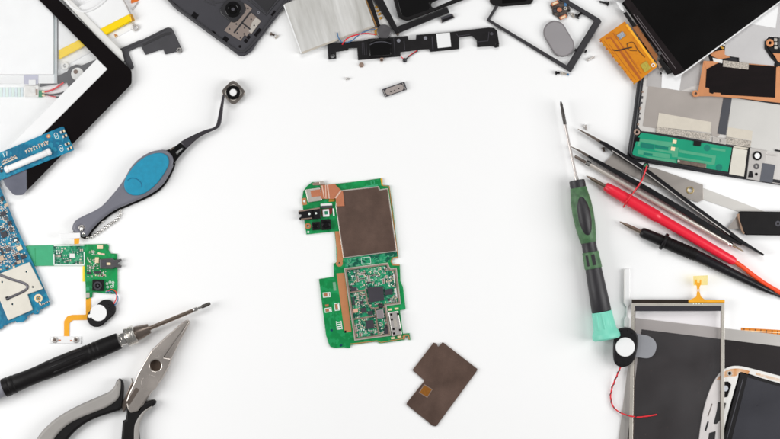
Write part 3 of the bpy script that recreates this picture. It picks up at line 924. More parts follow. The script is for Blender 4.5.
pad_field(t, [(87, 249), (97, 250), (96, 258), (98.5, 270), (112, 272), (104, 279), (88, 278)], 46, 1.8, 79, 0)
scatter(t, [(87, 251), (96, 251), (95, 258), (98.5, 270), (106, 272), (104, 277), (88, 278)], 22, MIX, 1.8, 37, 0, 2.6)
P = Part().disc(103, 275.2, 1.4, 1.8, 1.95, mat("brown_hole", (96, 40, 24), rough=.5), 0, .02, 14)
P.build("via", t)
P = Part()
for x, y in ((107, 283.5), (110, 282), (113, 282.5), (107.6, 287), (111.6, 286.4)):
    P.prism(circ(x, y, 1.3, 12), 1.8, 1.9, M_print, 0, [circ(x, y, .8, 12)])
P.prism(rrect(113.2, 285, 1.2, 4.6, 0), 1.8, 1.9, M_print, 0).build("printed_mark", t)
Part().prism(rrect(83.6, 273.8, 2.2, 15.6, 0, .3), .2, .9, mat("yellow_flex", (246, 222, 60), rough=.4), .1).build("yellow_strip", t)
Part().prism(rrect(87.8, 295.2, 3.4, 5, 0, .3), 1.8, 2.2, M_tinlt, .1).prism(rrect(87.8, 289, 3.4, 3.4, 0, .3), 1.8, 2.0, M_greenl, .05).build("flex_joint", t)
P = Part().prism(rnd([(85.8, 297), (90.7, 297), (90.7, 319.8), (72.6, 320.2), (69.4, 323), (69.2, 337.4), (64, 337.4), (64, 321.2), (67, 316.4), (72, 314.8), (85.8, 314.6)], [0, 0, 1, 3, 3, 0, 0, 3, 3, 3, 1]), .3, .8, M_flex, .1)
P.build("flex_tail", t)
P = Part().prism(rrect(65, 339.8, 32.4, 7.4, 1, 1), .2, 1.2, M_white, .3)
bt = P.build("button_strip", t)
for x in (54.6, 75.8):
    sub(Part().disc(x, 339.8, 3.2, 1.2, 2.4, M_steel, 0, .6).disc(x, 339.8, 1.5, 2.4, 2.8, M_dksteel, 0, .3), "dome_button", bt, t)
sub(Part().prism(rrect(59.6, 340.2, 2.4, 1.4, 0), 1.2, 1.5, M_copper, .05).prism(rrect(71.2, 340.6, 2.4, 1.4, 0), 1.2, 1.5, M_copper, .05), "solder_pad", bt, t)
s_ = Part().prism(stad(96.4, 317.6, 106.2, 309, 9.6, 14), 1.0, 5.4, M_black, 1.2, seg=2).build("speaker", t)
sub(Part().disc(98.4, 312.8, 8.3, 5.4, 6.2, M_white, 0, .4, 36).prism(stad(89.6, 316, 93, 314.6, 1.8), 5.4, 6.0, M_white, .3), "diaphragm", s_, t)
P = Part()
for k in range(6):
    P.prism(rrect(108.6 + (k % 2) * 1.8 + k * .35, 304.6 + k * 1.5, 1.5, .7, 35), 5.4, 5.6, M_hole, 0)
sub(P, "slot", s_, t)
Part().tube([(108, 291, 2.4), (112, 289.4, 4), (116, 292, 4.4), (116.4, 298, 4), (113.6, 304, 4.6)], .5, M_red).build("wire", t, "thin red wire")
Part().tube([(106, 292, 2.4), (112, 291.6, 3.6), (117.4, 296, 4), (117.4, 301, 4), (114.6, 305.4, 4.6)], .5, M_bluew).build("wire", t, "thin blue wire")
P = Part()
for x, y in ((106.4, 291.6), (109, 290.8), (110, 293)):
    P.ball(x, y, 2.0, .9, M_solder, (1, 1, .7))
P.build("solder_joint", t)
Part().prism([(74, 237.8), (79.4, 237.2), (79, 243.8), (74.2, 244.2)], 9.4, 9.9, M_flex, .1).prism(rnd([(60, 233.6), (80, 232.6), (80.4, 238), (60.6, 239.2)], .5), 9.9, 11.2, M_white, .3).build("flex_end", t)

# ================================================================== LEFT TOOLS
# blue gripped tweezers
t = thing("tweezers", "grey bent-tip tweezers with a blue oval grip, holding a camera module", "tweezers", 150, 175)
up = smooth([(71.6, 229.6), (73, 223.6), (78.4, 218.2), (98.7, 208), (111, 195.8), (122.6, 181), (130.6, 167.3), (139.7, 158), (151, 151.6), (162.4, 149.6)], 4) + \
    smooth([(168, 150.4), (173, 156), (173.6, 164), (167, 178), (160, 187), (151, 193.4), (140, 199), (128.3, 204), (114.6, 210), (102, 219), (92, 229), (87.4, 235.6)], 4) + [(83, 237), (77, 234.4)]
low = [(p[0] + 1.4, p[1] + 1.9) for p in up]
Part().prism(low, .4, 3.0, M_matte, .8).build("lower_arm", t)
a_ = Part().prism(up, 3.4, 9.6, M_slate, 3.0, [circ(81.4, 227.6, 1.5, 16)], seg=4).build("upper_arm", t)
a_.data.materials[0] = mat("tweezer_grey", (112, 112, 122), rough=.42, var=.08, scale=50, bump=.1, bscale=2600)
sub(Part().disc(81.4, 227.6, 2.8, 9.5, 10.1, M_steel, 1.5, .2), "eyelet", a_, t)
gp = smooth([(124, 183.6), (128, 174), (137.2, 162.6), (148.6, 155.2), (160, 152.8), (167.2, 156.2), (168.6, 164), (163.6, 174.2), (155.6, 184.6), (144.2, 193.4), (134, 195.4), (126.2, 191.4)], 5, True)
g_ = Part().prism(gp, 8.6, 11.2, mat("blue_grip", (0, 138, 172), rough=.6, var=.12, scale=300, bump=.35, bscale=1800), .9, seg=2).build("grip_pad", t)
sub(Part().tube([(127.6, 180.2, 11.2), (132, 178, 11.3), (137, 179.2, 11.3), (141, 183, 11.3), (141.8, 187.4, 11.2)], .4, mat("groove_blue", (16, 110, 146), rough=.6)), "groove", g_, t)
P = Part().prism(smooth([(164, 151.4), (168, 149.6), (174, 147), (181, 141.6)], 4) + smooth([(186.4, 149), (182, 153.6), (177, 159.6), (173, 165.6)], 4), 5.4, 8.6, M_gloss, .8, [[(175.4, 152.4), (182, 147.8), (182.4, 149.4), (177.4, 153.6)]])
P.prism(rrect(172.2, 148.6, 5, 1.6, -34, .6), 8.6, 9.2, M_dksteel, .3)
P.build("neck", t)
jw = smooth([(180.4, 141.8), (188, 137.6), (198, 132.8), (206, 129.6), (212.4, 127.8), (215.6, 125.6), (217, 121.6)], 4) + [(222.4, 95.4), (223.6, 93.6), (224.4, 95.4)] + \
    smooth([(222.4, 114), (221.2, 122), (219.6, 126), (216.6, 128.8), (211, 131.4), (202, 135.6), (195, 140.8), (186.2, 148.8)], 4)
Part().prism(jw, 5.2, 9.0, mat("jaw_grey", (66, 63, 68), rough=.35, metal=.5, var=.12, scale=90), .7, seg=2).build("jaw", t)
P = Part()
ch = smooth([(81.6, 228), (82.2, 232), (83.4, 235.6), (87.4, 237.2), (91.6, 236.8), (95.6, 234.4), (100.2, 231.4), (104.6, 228.2), (109, 225), (112.8, 222.6), (116.4, 219.8), (119.4, 216.2), (120.6, 211.6), (118.6, 207.4)], 12)
acc = 0
last = None
for p in ch:
    if last is None or (Vector(p) - Vector(last)).length > 3.9:
        P.ball(p[0], p[1], 1.8 if last else 10.4, 1.75, M_chrome, u=12, v=8)
        last = p
P.tube([(p[0], p[1], 1.6) for p in ch[8::4]], .35, M_steel, n=6, sub=0)
for p in ((98.8, 224), (102.2, 221.6)):
    P.ball(p[0], p[1], 1.6, 1.4, M_chrome, u=12, v=8)
P.ball(81.4, 229.8, 10.6, 1.8, M_chrome).ball(83.4, 233.4, 8.8, 1.8, M_chrome)
P.build("ball_chain", t)

t = thing("camera_module", "small square camera module with a white-centred lens, gripped by the tweezer tip", "camera module", 233, 92.5)
Part().prism(rnd([(233.2, 78.6), (246.6, 92.6), (233.4, 106.4), (219.8, 92.2)], 5.5), 3.5, 8.4, mat("module_taupe", (128, 121, 116), rough=.28, metal=.7, var=.15, scale=200), .8, seg=2).build("housing", t)
Part().prism(rnd([(233.2, 82.8), (242.8, 92.6), (233.4, 102.4), (223.8, 92.4)], 3.5), 8.4, 8.8, M_tinlt, .3).build("face", t)
r_ = Part().disc(233.1, 92.5, 7.2, 8.8, 9.8, M_gloss, 3.7, .4, 36).build("lens_ring", t)
sub(Part().disc(233.1, 92.5, 3.6, 8.4, 9.2, M_white, 0, .2, 28), "lens", r_, t)

# precision screwdriver
t = thing("precision_screwdriver", "black handled precision screwdriver with knurled chuck and bare steel shaft, lower left", "screwdriver", 100, 348)
A0, A1 = (0.0, 389.6), (210.6, 303.2)
Lg = math.dist(A0, A1)


def ax(d):
    return (A0[0] + (A1[0] - A0[0]) * d / Lg, A0[1] + (A1[1] - A0[1]) * d / Lg)


Part().rod(ax(-24), ax(6), [(0, 7.6), (1, 8.2)], 9.6, M_grey).build("end_cap", t)
hd = [(0, 8.4), (.5, 9.4), (6, 9.5), (6.6, 9.0), (8, 9.0), (8.6, 9.4), (12, 9.2), (12.6, 8.7), (14, 8.7), (14.6, 8.9), (26, 8.2), (38, 8.2), (50, 8.9), (62, 9.2), (78, 9.1), (90, 8.8)]
for d in (95, 99.5, 104):
    hd += [(d, 8.9), (d + .8, 8.4), (d + 1.8, 8.4), (d + 2.6, 8.9)]
hd += [(108, 8.9), (112, 8.75), (116, 8.7), (120, 8.55), (124, 8.4)]
hd += [(128.5, 8.2), (129, 7.2)]
sc_ = [(t_ / 129, r) for t_, r in hd]
h_ = Part().rod(ax(4), ax(4 + 125), sc_, 9.6, M_matte, n=28).build("handle", t)
P = Part()
for o_, e0, e1 in ((-1.4, 54, 92), (-6.0, 56, 90), (4.2, 56, 86)):
    q0, q1 = ax(e0), ax(e1)
    nx, ny = 0.379, 0.925
    zz = 9.6 + math.sqrt(max(0, 8.95 ** 2 - o_ * o_))
    P.rod((q0[0] + nx * o_, q0[1] + ny * o_), (q1[0] + nx * o_, q1[1] + ny * o_), [(0, .3), (.03, 1.0), (.97, 1.0), (1, .3)], zz - .2, M_black, .6, 12)
sub(P, "grip_rib", h_, t)
Part().rod(ax(129), ax(135.5), [(0, 6.8), (.2, 6.8), (.25, 5.8), (.5, 5.8), (.55, 6.4), (1, 6.4)], 9.6, M_chrome, n=28).build("ferrule", t)
k_ = Part()
n0 = 18
prof = [(0, 6), (.1, 9.4), (.36, 9.6), (.4, 8.8), (.46, 8.8), (.5, 9.7), (.9, 9.5), (1, 7)]
k_.rod(ax(135.5), ax(147.5), prof, 9.8, M_chrome, n=14)
ko = k_.build("chuck_nut", t)
ko.data.materials[0] = mat("knurled_chrome", (222, 218, 212), rough=.22, metal=1, var=.1, scale=300, bump=1.0, bscale=900)
Part().rod(ax(147.5), ax(161.5), [(0, 7.2), (.1, 7.4), (.75, 5.6), (1, 4.8)], 9.6, M_dksteel, n=24).build("collet", t)
Part().rod(ax(161.5), ax(209), [(0, 2.3), (.04, 2.1), (1, 2.0)], 9.6, mat("bronze_shaft", (160, 144, 132), rough=.25, metal=1, var=.1, scale=120), n=16).build("shaft", t)
tp = Part().rod(ax(209), ax(218), [(0, 2.0), (.1, 2.3), (.5, 2.3), (.6, 1.5), (1, 1.4)], 9.6, M_chrome, n=16).build("bit", t)
sub(Part().rod(ax(217.6), ax(227.4), [(0, 1.4), (.15, 1.9), (.8, 1.8), (1, 1.2)], 9.6, mat("tip_grey", (92, 88, 84), rough=.45, metal=.8), n=16), "bit_tip", tp, t)

# pliers
t = thing("pliers", "needle-nose pliers with grey and black cushioned handles, lying bottom left", "pliers", 150, 365)
M_jaw = mat("plier_steel", (206, 197, 190), rough=.27, metal=.85, var=.16, scale=60, bump=.08, bscale=1200, rvar=.12)
left = [(188.8, 320.2), (186.2, 325), (175.2, 340.2), (168.6, 349.2), (163.2, 357.4), (171.2, 358.6), (168.6, 366), (161.8, 378.4), (152.6, 390.4), (146, 399), (138, 411), (130.6, 413), (127.6, 409), (126, 402), (128.4, 394),
        (132.4, 386), (137, 375), (143, 364), (148.6, 354.6), (151.4, 350.4), (164, 338.4), (183, 321.8), (186.6, 319.8)]
Part().prism(rnd(left, .8), 4.0, 12.0, M_jaw, 1.0, [circ(155.4, 365.4, 5.7, 24)], seg=3).build("jaw", t)
right = [(189.2, 320.4), (189.9, 322.4), (181, 339), (172.6, 355.8), (169.4, 365.4), (162.4, 378.6), (150.6, 393.4), (145, 402), (139.6, 413), (133, 413), (139, 400), (147, 386), (156, 378), (160.4, 377), (164.6, 370), (164, 357.8), (169.6, 349.4), (176, 340.4)]
Part().prism(rnd(right, .8), 2.5, 11.0, M_jaw, .9, seg=3).build("jaw", t)
def nose(outer, split, h0, h1, zb):
    """half-round nose of one jaw: highest at the split line, falling to the outer edge"""
    P = Part()
    n, m = 14, 10

    def along(pl, t):
        ds = [0]
        for a, b in zip(pl, pl[1:]):
            ds.append(ds[-1] + math.dist(a, b))
        x = t * ds[-1]
        for i in range(len(pl) - 1):
            if x <= ds[i + 1] + 1e-9:
                f = (x - ds[i]) / (ds[i + 1] - ds[i])
                return (pl[i][0] + (pl[i + 1][0] - pl[i][0]) * f, pl[i][1] + (pl[i + 1][1] - pl[i][1]) * f)
        return pl[-1]
    g = []
    for i in range(n + 1):
        a, b = along(outer, i / n), along(split, i / n)
        h = h0 + (h1 - h0) * i / n
        row = [P.bm.verts.new(W(b[0], b[1], zb - 4))]
        for j in range(m + 1):
            u = j / m
            row.append(P.bm.verts.new(W(b[0] + (a[0] - b[0]) * u, b[1] + (a[1] - b[1]) * u, zb + h * math.sqrt(max(0, 1 - u ** 2.6)))))
        row.append(P.bm.verts.new(W(a[0], a[1], zb - 4)))
        g.append(row)
    for r0, r1 in zip(g, g[1:]):
        for j in range(len(r0) - 1):
            P.bm.faces.new((r0[j], r0[j + 1], r1[j + 1], r1[j]))
    P.bm.faces.new(g[0]); P.bm.faces.new(g[-1][::-1])
    P._mark(0, M_jaw)
    return P


nose([(187.6, 319.8), (183, 321.6), (164, 338.2), (151.2, 350.2), (148.4, 354.8)], [(188.6, 320.4), (186.2, 324.6), (175.4, 340), (168.8, 349), (163.4, 356.6), (161.4, 359.6)], 3.0, 4.2, 8.0).build("jaw_nose", t)
nose([(190.1, 322), (181.3, 339.2), (172.9, 356), (171, 361.6)], [(189, 320.6), (186.8, 324.8), (176, 340.2), (169.4, 349.2), (164.2, 357)], 2.8, 3.4, 8.0).build("jaw_nose", t)
P = Part().disc(149.6, 383, 8.2, 11.6, 12.12, M_jaw, 0, .06, 36)
P.build("pivot", t)
Part().disc(155.4, 365.6, 5.6, 2.2, 3.4, mat("pivot_brown", (96, 82, 72), rough=.4, metal=.7), 0, .1).build("cutter_hole", t)
Part().prism(strip([(137.6, 388.4), (127.6, 404)], 4.4), 11.8, 12.15, M_dksteel, .1).prism(strip([(131.6, 378), (133.2, 384)], 1.0), 11.6, 12.2, M_dksteel, .1).build("groove", t)
Part().prism(rnd([(132, 381.5), (136.4, 384), (128, 404), (123.6, 413), (121, 405)], 1), 1.5, 7, M_dksteel, .6).build("shank", t)
lo = smooth([(118.6, 378.6), (121.6, 380.4), (123.2, 386), (122.6, 398), (121.4, 407.8)], 4) + smooth([(119, 410.6), (112.7, 412.4), (94.7, 418.6), (80, 427), (67, 440), (54, 462)], 4) + \
    smooth([(24, 456), (35.6, 440), (43, 430), (56.4, 418), (74.4, 407.4), (99.2, 396.2), (109, 391.6), (114, 386.4), (116.4, 380.6)], 4)
hl = Part().prism(lo, .6, 11.0, M_matte, 2.6, seg=3).build("handle", t)
gl = smooth([(118.2, 378.9), (120.4, 381.4), (120.2, 390), (117.4, 399), (108, 406.4), (96, 411.6), (80, 418), (66, 426), (54, 438.6), (42, 460)], 4) + smooth([(24.4, 455.6), (35.8, 440), (43.2, 430), (56.6, 418), (74.5, 407.6), (99.3, 396.4), (109.1, 391.7), (114.2, 386)], 4)
M_gripg = mat("light_grey_grip", (154, 150, 146), rough=.48, var=.06, scale=80, bump=.12, bscale=2600)
sub(Part().prism(gl, 8.0, 13.2, M_gripg, 3.4, seg=3), "cushion", hl, t)
ro = smooth([(127.2, 407.6), (132, 407), (138, 405.6), (148.8, 400.8), (153.6, 400), (155.8, 402.4), (153.4, 406)], 4) + smooth([(150, 408.4), (144.4, 412.6), (139.4, 421), (138.4, 431), (142, 462)], 4) + [(119, 462), (121, 440), (122.6, 421), (125.6, 419.6)]
hr = Part().prism(ro, .6, 11.0, M_matte, 2.2, seg=3).build("handle", t)
gr = smooth([(152.4, 405.4), (148, 407.6), (142, 412), (136.4, 420), (133.6, 430), (134, 460)], 4) + smooth([(141, 460), (139, 440), (139.2, 430), (140.6, 421), (145, 413), (150, 408.6)], 4)
sub(Part().prism(gr, 7.0, 11.4, M_gripg, 1.4, seg=3), "cushion", hr, t)

# ================================================================== TOP MIDDLE
t = thing("phone_rear_cover", "dark grey phone rear cover with round camera window, cut by the top edge", "phone cover", 230, 25)
oc = rnd([(150, -14), (168.9, 0), (172.3, 6), (178, 11), (232, 50.6), (242, 58), (252, 51), (258, 41.5), (287, 4), (302, -14)], [0, 1, 3, 3, 1, 9, 4, 3, 2, 0])
M_cov = mat("cover_grey", (52, 51, 57), rough=.48, var=.1, scale=30, bump=.1, bscale=2600)
Part().prism(oc, .2, 5.2, M_cov, 1.0, seg=2).build("shell", t)
inn = inset(oc, -2.6) if False else None
rim = strip([(156, -14), (171, 2.4), (179.6, 9.4), (232, 47.8), (238.4, 51.6), (244.4, 51.6), (249.6, 47), (256, 39.6), (284, 3), (297, -14)], 2.4)
Part().prism(rim, 5.2, 6.6, mat("cover_rim", (50, 49, 53), rough=.4, var=.1, scale=60), .6).build("rim", t)
w_ = Part().prism(rrect(233, 9.6, 22, 22, 40, 7), 5.2, 6.4, mat("cover_dark", (38, 37, 40), rough=.35), .6).build("camera_window", t)
sub(Part().disc(233, 9.4, 8.0, 6.4, 7.4, M_gloss, 4.6, .5, 36).disc(233, 9.4, 4.5, 6.2, 6.8, M_screen, 1.8).disc(233, 9.4, 1.7, 6.2, 6.6, M_slate), "lens", w_, t)
pad = [(224.2, 30.6), (231.4, 21.2), (236.6, 20.6), (241.4, 17), (243, 13), (242.6, 8.6), (244.6, 3.2), (252, 8.6), (250.2, 12), (261.2, 21.2), (251.2, 34.4), (249.6, 33), (246.6, 36.4), (244.6, 35), (240.6, 41)]
Part().prism(pad, 5.2, 5.8, mat("antenna_taupe", (150, 136, 128), rough=.4, metal=.5, var=.08, scale=120), .15, [circ(x, y, .9, 10) for x, y in ((229.6, 29), (236.4, 24.2), (251.2, 19.4), (244.6, 28), (237.4, 33.2), (247.8, 8.6), (254.2, 25.6), (244.2, 34), (240.6, 37.8))]).build("antenna_pad", t)
Part().prism(strip([(250.6, 12), (234, 33)], 1.7), 5.8, 5.95, MATS["cover_dark"], .03).prism(strip([(242.6, 23.2), (250.4, 29.4)], 1.5), 5.8, 5.95, MATS["cover_dark"], .03).build("groove", t)
Part().prism([(252, 22.6), (256, 17.6), (260.8, 21.2), (251.6, 33.6), (248.8, 31.4)], 5.8, 5.9, M_tinlt, .03, [circ(254.2, 25.6, .9, 10)]).build("bare_pad", t)
P = Part()
for x, y, a, b, an in ((195, 15.4, 6, 5, 37), (213.4, 33, 4, 3.4, 37), (225.6, 39.2, 5.4, 4.6, 37), (175.6, 5.4, 4, 2.4, 40), (246, 41, 3.4, 3.6, 40), (248.6, 37.4, 3, 3.6, 40), (257.6, 32.4, 9, 3, -52), (273.6, 13.6, 6, 3, -52)):
    P.prism(rrect(x, y, a, b, an, .4), 5.2, 5.45, M_hole, .03)
P.disc(240, 46.6, 1.4, 5.2, 5.45, M_hole, 0, .03, 14)
P.build("clip_slot", t)
Part().prism([(246, -8), (266.6, 12.8), (283, -8)], 5.2, 5.5, MATS["cover_dark"], .1).prism(strip([(240, -8), (266.4, 15), (284.6, -8)], 1.4), 5.2, 6.2, MATS["cover_rim"], .3).build("battery_bay", t)
Part().prism(strip([(205, -6), (214, 3), (224, 1.6)], 2.0), 5.2, 5.6, MATS["cover_rim"], .2).prism(strip([(196, -8), (206, 2), (216, 6)], 1), 5.2, 5.5, MATS["cover_rim"], .2).build("rib", t)
Part().disc(258.4, 12.6, 1.3, 5.2, 5.6, M_grey, .6, .1, 14).build("screw_hole", t)

t = thing("battery", "bare silver brushed battery slab beside the dark rear cover, top edge", "battery", 330, 20)
bt_ = [(283.2, 4.4), (301, 54.4), (378.2, 25.4), (366.6, -5), (364, -25)]
Part().prism(rnd([(283.2, 4.4), (300.8, 54.4), (375, 26.6), (357, -23)], 1), .2, 6.4, mat("brushed_silver", (196, 194, 188), rough=.42, metal=.45, var=.12, scale=110, streak=(-74, 7.0), bump=.3, bscale=500, col2=(228, 227, 224), mix=(.32, .66), detail=6), .5).build("cell", t)
Part().prism(strip([(283.9, 5), (301.2, 53.4)], 1.2), 6.4, 6.55, M_white, .05).prism(strip([(302, 53), (374, 26.2)], 1.8), 6.4, 6.5, mat("grey_beige", (186, 178, 166), rough=.5, var=.15, scale=200), .05).build("edge_film", t)
Part().prism([(358, -20), (360.6, -21), (378.4, 25.2), (375.4, 26.8)], .2, 6.0, mat("gold_brown", (150, 112, 66), rough=.4, metal=.5), .3).build("side_wall", t)

t = thing("side_frame", "L-shaped black phone side frame with a row of gold contacts, beside the battery", "frame", 400, 20)
Part().prism(strip([(363, -10), (369.4, 0), (378.6, 26)], [5, 5.2, 3.4]), .2, 6.4, M_matte, .6).prism(strip([(370, -18), (378.4, 0), (398, 33)], [9, 9, 4]), .2, 7.0, M_black, .7).prism(
    strip([(396.6, 30.4), (448.4, 9.6)], [6.6, 6]), .2, 6.4, M_black, .8).build("frame", t)
Part().prism([(373, -8), (376, -4), (391, 28), (384, 28), (379, 24), (370.4, 0)], .2, 3.2, M_offw, .3).build("contact_base", t)
P = Part()
for x, y in ((376.6, 7), (378, 10.8), (379.6, 14.2), (381, 18)):
    P.prism(rrect(x, y, 3.2, 2.2, -22, .4), 3.2, 4.4, M_gold, .3)
P.build("contact", t)
Part().ball(397.6, 34, 4, 1.8, M_dksteel).build("hinge_pin", t)

t = thing("phone_front_panel", "glossy black rounded phone front panel with a pale slot, cut by the top edge", "phone panel", 430, 5)
Part().prism(rnd([(390, -16), (393.6, 0), (398.4, 18), (407, 21.4), (464, 0), (500, -16)], [0, 3, 6, 6, 0, 0]), 3.0, 5.4, M_matte, .7, [stad(434, 5, 462, -7.4, 2.8)]).build("rim", t)
Part().prism(rnd([(394, -16), (397.4, 0), (401.4, 15), (407, 17.2), (430, 9), (428.6, 3), (470, -16)], [0, 3, 6, 5, 1, 2, 0]), 5.4, 5.9, M_gloss, .2).build("screen", t)

# speaker bar
t = thing("speaker_bar", "long black plastic speaker bar with a white label and coin vibration motor", "speaker assembly", 410, 45)
sb = [(327.2, 44.4), (335.4, 43), (363.5, 40.6), (368.6, 38.8), (400, 36.8), (407.8, 35.8), (408.4, 40), (416, 39.6), (416, 35), (451, 32), (488.8, 27.4), (494, 27.8), (497.2, 30.8), (499.2, 43.5), (499, 47), (495.4, 47.8),
      (492.9, 46.2), (477, 47.2), (476.6, 40.2), (472, 35.9), (461.4, 37), (459.2, 37.6), (459.2, 49), (430.3, 52), (429, 49.2), (420, 49.6), (409.6, 51.2), (400.6, 52.1), (400.6, 56.4), (358, 60.2), (357, 48), (348.8, 48.3), (348.2, 50.2), (336, 51.9), (336.4, 58.6), (328.3, 59.6)]
Part().prism(rnd(sb, .7), .2, 4.4, M_black, .6, [circ(332.5, 56, 2.2, 18), circ(497.2, 44.5, 1.1, 14)]).build("body", t)
Part().prism([(436.2, 33.8), (449.8, 32.6), (451.2, 46.8), (437.8, 48.2)], 4.4, 4.55, M_white, .03).build("label", t)
lb = Part().prism(rnd([(369, 41.6), (377, 38.4), (386, 38), (391, 41), (391.4, 55), (369.4, 56.4)], 1.2), 4.4, 8.6, M_gloss, 1.0, seg=2).build("sound_chamber", t)
sub(Part().tube([(369.8, 45, 8.5), (376, 42.4, 8.6), (384, 42, 8.6), (391, 44, 8.5)], .6, M_slate), "ridge", lb, t)  # arc highlight on the gloss, put in as a paler raised line
Part().disc(384, 31.8, 7.4, 1.0, 6.2, M_vanegrey, 0, .8, 36).disc(384, 31.8, 6.0, 6.2, 6.4, M_vanegrey, 0, .1, 36).build("vibration_motor", t)
P = Part()
for x, y in ((425.4, 38.2), (398.6, 40.8)):
    P.disc(x, y, 1.9, 4.4, 5.2, M_grey, 0, .4, 18)
P.disc(491.6, 33.8, 1.6, 4.4, 5, M_slate, 0, .3)
P.build("rivet", t)
P = Part()
for k, x in enumerate((362, 363.8, 366)):
    P.prism(strip([(x, 42.4), (x + .8, 55)], .5), 4.4, 4.5, M_chip, .1)
P.prism(strip([(393.6, 38), (395, 56)], .6), 4.4, 4.5, M_chip, .1).prism(strip([(404, 41), (404.6, 50)], .8), 4.4, 4.6, M_chip, .1).prism(strip([(432, 36.6), (433, 49.4)], 1), 4.4, 4.7, M_chip, .1)
P.prism(strip([(456, 33.4), (458, 36.2), (470, 34.6)], .7), 4.4, 4.6, M_chip, .1).prism(strip([(478, 42), (488, 41), (489, 32)], .7), 4.4, 4.6, M_chip, .1)
P.build("rib", t)
Part().tube([(342.4, 44.6, 4.6), (345, 40.6, 8), (350, 37, 8.4), (358, 34.6, 8.6), (366, 33.6, 8.4), (375.6, 34.6, 5)], .65, M_red).build("wire", t, "red wire")
Part().tube([(345, 43.2, 4.6), (352, 40.6, 7.6), (357, 36.6, 8.4), (362, 33, 8.6), (369, 30.4, 8), (376, 29.6, 5)], .55, M_bluew).build("wire", t, "blue wire")
Part().tube([(337.2, 32.6, 8), (338.2, 37, 8), (340.6, 41, 7.6), (343.4, 43.4, 4.8)], .6, M_bluew).build("wire", t, "loose blue wire end")
Part().tube([(401, 56.6, 2), (403.6, 59, 1.6), (405.4, 60, 1.6)], .45, M_red).tube([(405.4, 60, 1.6), (410, 55.6, 1.8), (418, 50.6, 2)], .7, M_blackw).tube([(408, 56.6, 2.2), (413, 53.2, 2.4), (417, 50.6, 2.6)], .4, M_red).build("wire", t, "twisted red and black wire")
Part().ball(404.8, 60.4, 2, 2.3, M_blackw).build("bead", t)
Part().prism([(374, 29), (377.4, 28.4), (378, 34.6), (375, 35.8)], 2, 4.4, M_gold, .2).build("solder_tab", t)

t = thing("small_connector", "small flat dark connector chip right of the black rounded panel", "connector", 447, 18)
Part().prism(rnd([(440, 18), (452.2, 13.6), (453.2, 14.8), (455, 17.4), (441.4, 23.2), (440.8, 21)], .5), .2, 2.6, M_chip, .3).build("body", t)
Part().prism(strip([(442.6, 20.6), (452.8, 16.6)], 2.2), 2.6, 2.9, M_matte, .1).prism(strip([(440.6, 18.6), (441.6, 22.8)], .7), 2.6, 2.9, M_steel, .1).prism(strip([(452.6, 14), (454.4, 17.4)], .7), 2.6, 2.9, M_steel, .1).build("contact", t)

t = thing("black_module", "plain black box-like module behind the thin frame, cut by the top edge", "module", 512, 0)
Part().prism(rnd([(489.4, -10), (489.8, 2), (493.4, 5.4), (502.4, 6.6), (531, 4), (533.6, 0), (533, -10)], .8), .2, 4.4, M_matte, .7).build("body", t)
Part().prism([(501, -10), (502.4, 3.6), (527, 1.6), (527, -10)], 4.4, 4.8, M_screen, .2).build("window", t)

t = thing("thin_frame", "thin empty black rectangular frame with one wide side, standing askew at top", "frame", 545, 40)
Part().prism(rnd([(506, -12), (486.4, 20.4), (568.4, 71), (571, 72.2), (601.8, 21.6), (600, 19), (548, -12)], [0, 1, 1, 1, 1.5, 1, 0]), .2, 4.0, mat("frame_black", (40, 38, 42), rough=.5, var=.15, scale=200, bump=.12, bscale=2400), .7,
             [rnd([(509, -10), (490.2, 19.6), (566.8, 65.4), (594.2, 21), (544, -10)], .4)]).build("frame", t)
P = Part().prism(strip([(596.6, 23.4), (569.4, 67.6)], 4.4), 4.0, 4.4, MATS["frame_black"], .2)
P.prism(rrect(585.8, 51.4, 3, 1.6, -58), 1, 4, M_black, .2).prism(rrect(576, 50, 2.4, 2.4, 30), 1, 4.2, M_black, .2).prism(rrect(550, 57.6, 2, 1.4, 30), 1, 4.4, M_black, .2)
P.build("ridge", t)

t = thing("adhesive_pad", "smooth oval grey adhesive pad lying inside the thin black frame", "pad", 558.5, 39)
a_ = Part().prism(stad(554.9, 32.2, 562.7, 45.4, 11.5, 18), .3, 4.4, mat("pad_grey", (126, 121, 123), rough=.6, var=.05, scale=80), .9, seg=2).build("pad", t)
Part().prism(stad(555, 32.6, 562.7, 45.2, 10.4, 18), 4.4, 4.6, mat("pad_face", (146, 142, 144), rough=.6, var=.05, scale=60), .15).build("face", t)

t = thing("camera_flex", "tiny dark camera flex board with two gold terminals, inside the thin frame", "circuit board", 560, 10)
Part().prism(rnd([(550, 5.4), (551.4, 3), (558.4, 0), (560, 2.6), (565, -4), (569.4, 0), (568.6, 6), (570.6, 9), (570, 11.6), (566.6, 12.6), (568.4, 15.6), (560.4, 20.2), (556.6, 16.6), (552.6, 14.6), (552, 9)], .5), .2, 2.8, mat("flex_dark", (54, 46, 44), rough=.4, var=.4, scale=500, col2=(88, 74, 66)), .2).build("board", t)
for x, y in ((555, 3.2), (563.2, 17.2)):
    Part().prism(rrect(x, y, 7.4, 3.4, -25, .2), 2.8, 3.8, M_copper, .2).prism(rrect(x, y, 5, 1.8, -25, .2), 3.8, 4.1, M_pad, .1).build("terminal", t)
Part().disc(559.4, 9.8, 2.4, 2.8, 4, M_copper, 0, .4, 18).build("copper_dome", t)
Part().prism(rrect(565.6, 4.4, 2.4, 4, 10, .4), 2.8, 3.6, M_bluew, .2).build("blue_flag", t)
Part().disc(565.4, 8.4, 1.8, 2.8, 3.6, M_tinlt, .8, .2, 14).prism(rrect(555, 10.8, 3, 3.4, -25, .3), 2.8, 4, M_chip, .2).prism(rrect(569, 10.6, 2.6, 2, 20, .3), 1, 3, M_black, .2).build("component", t)


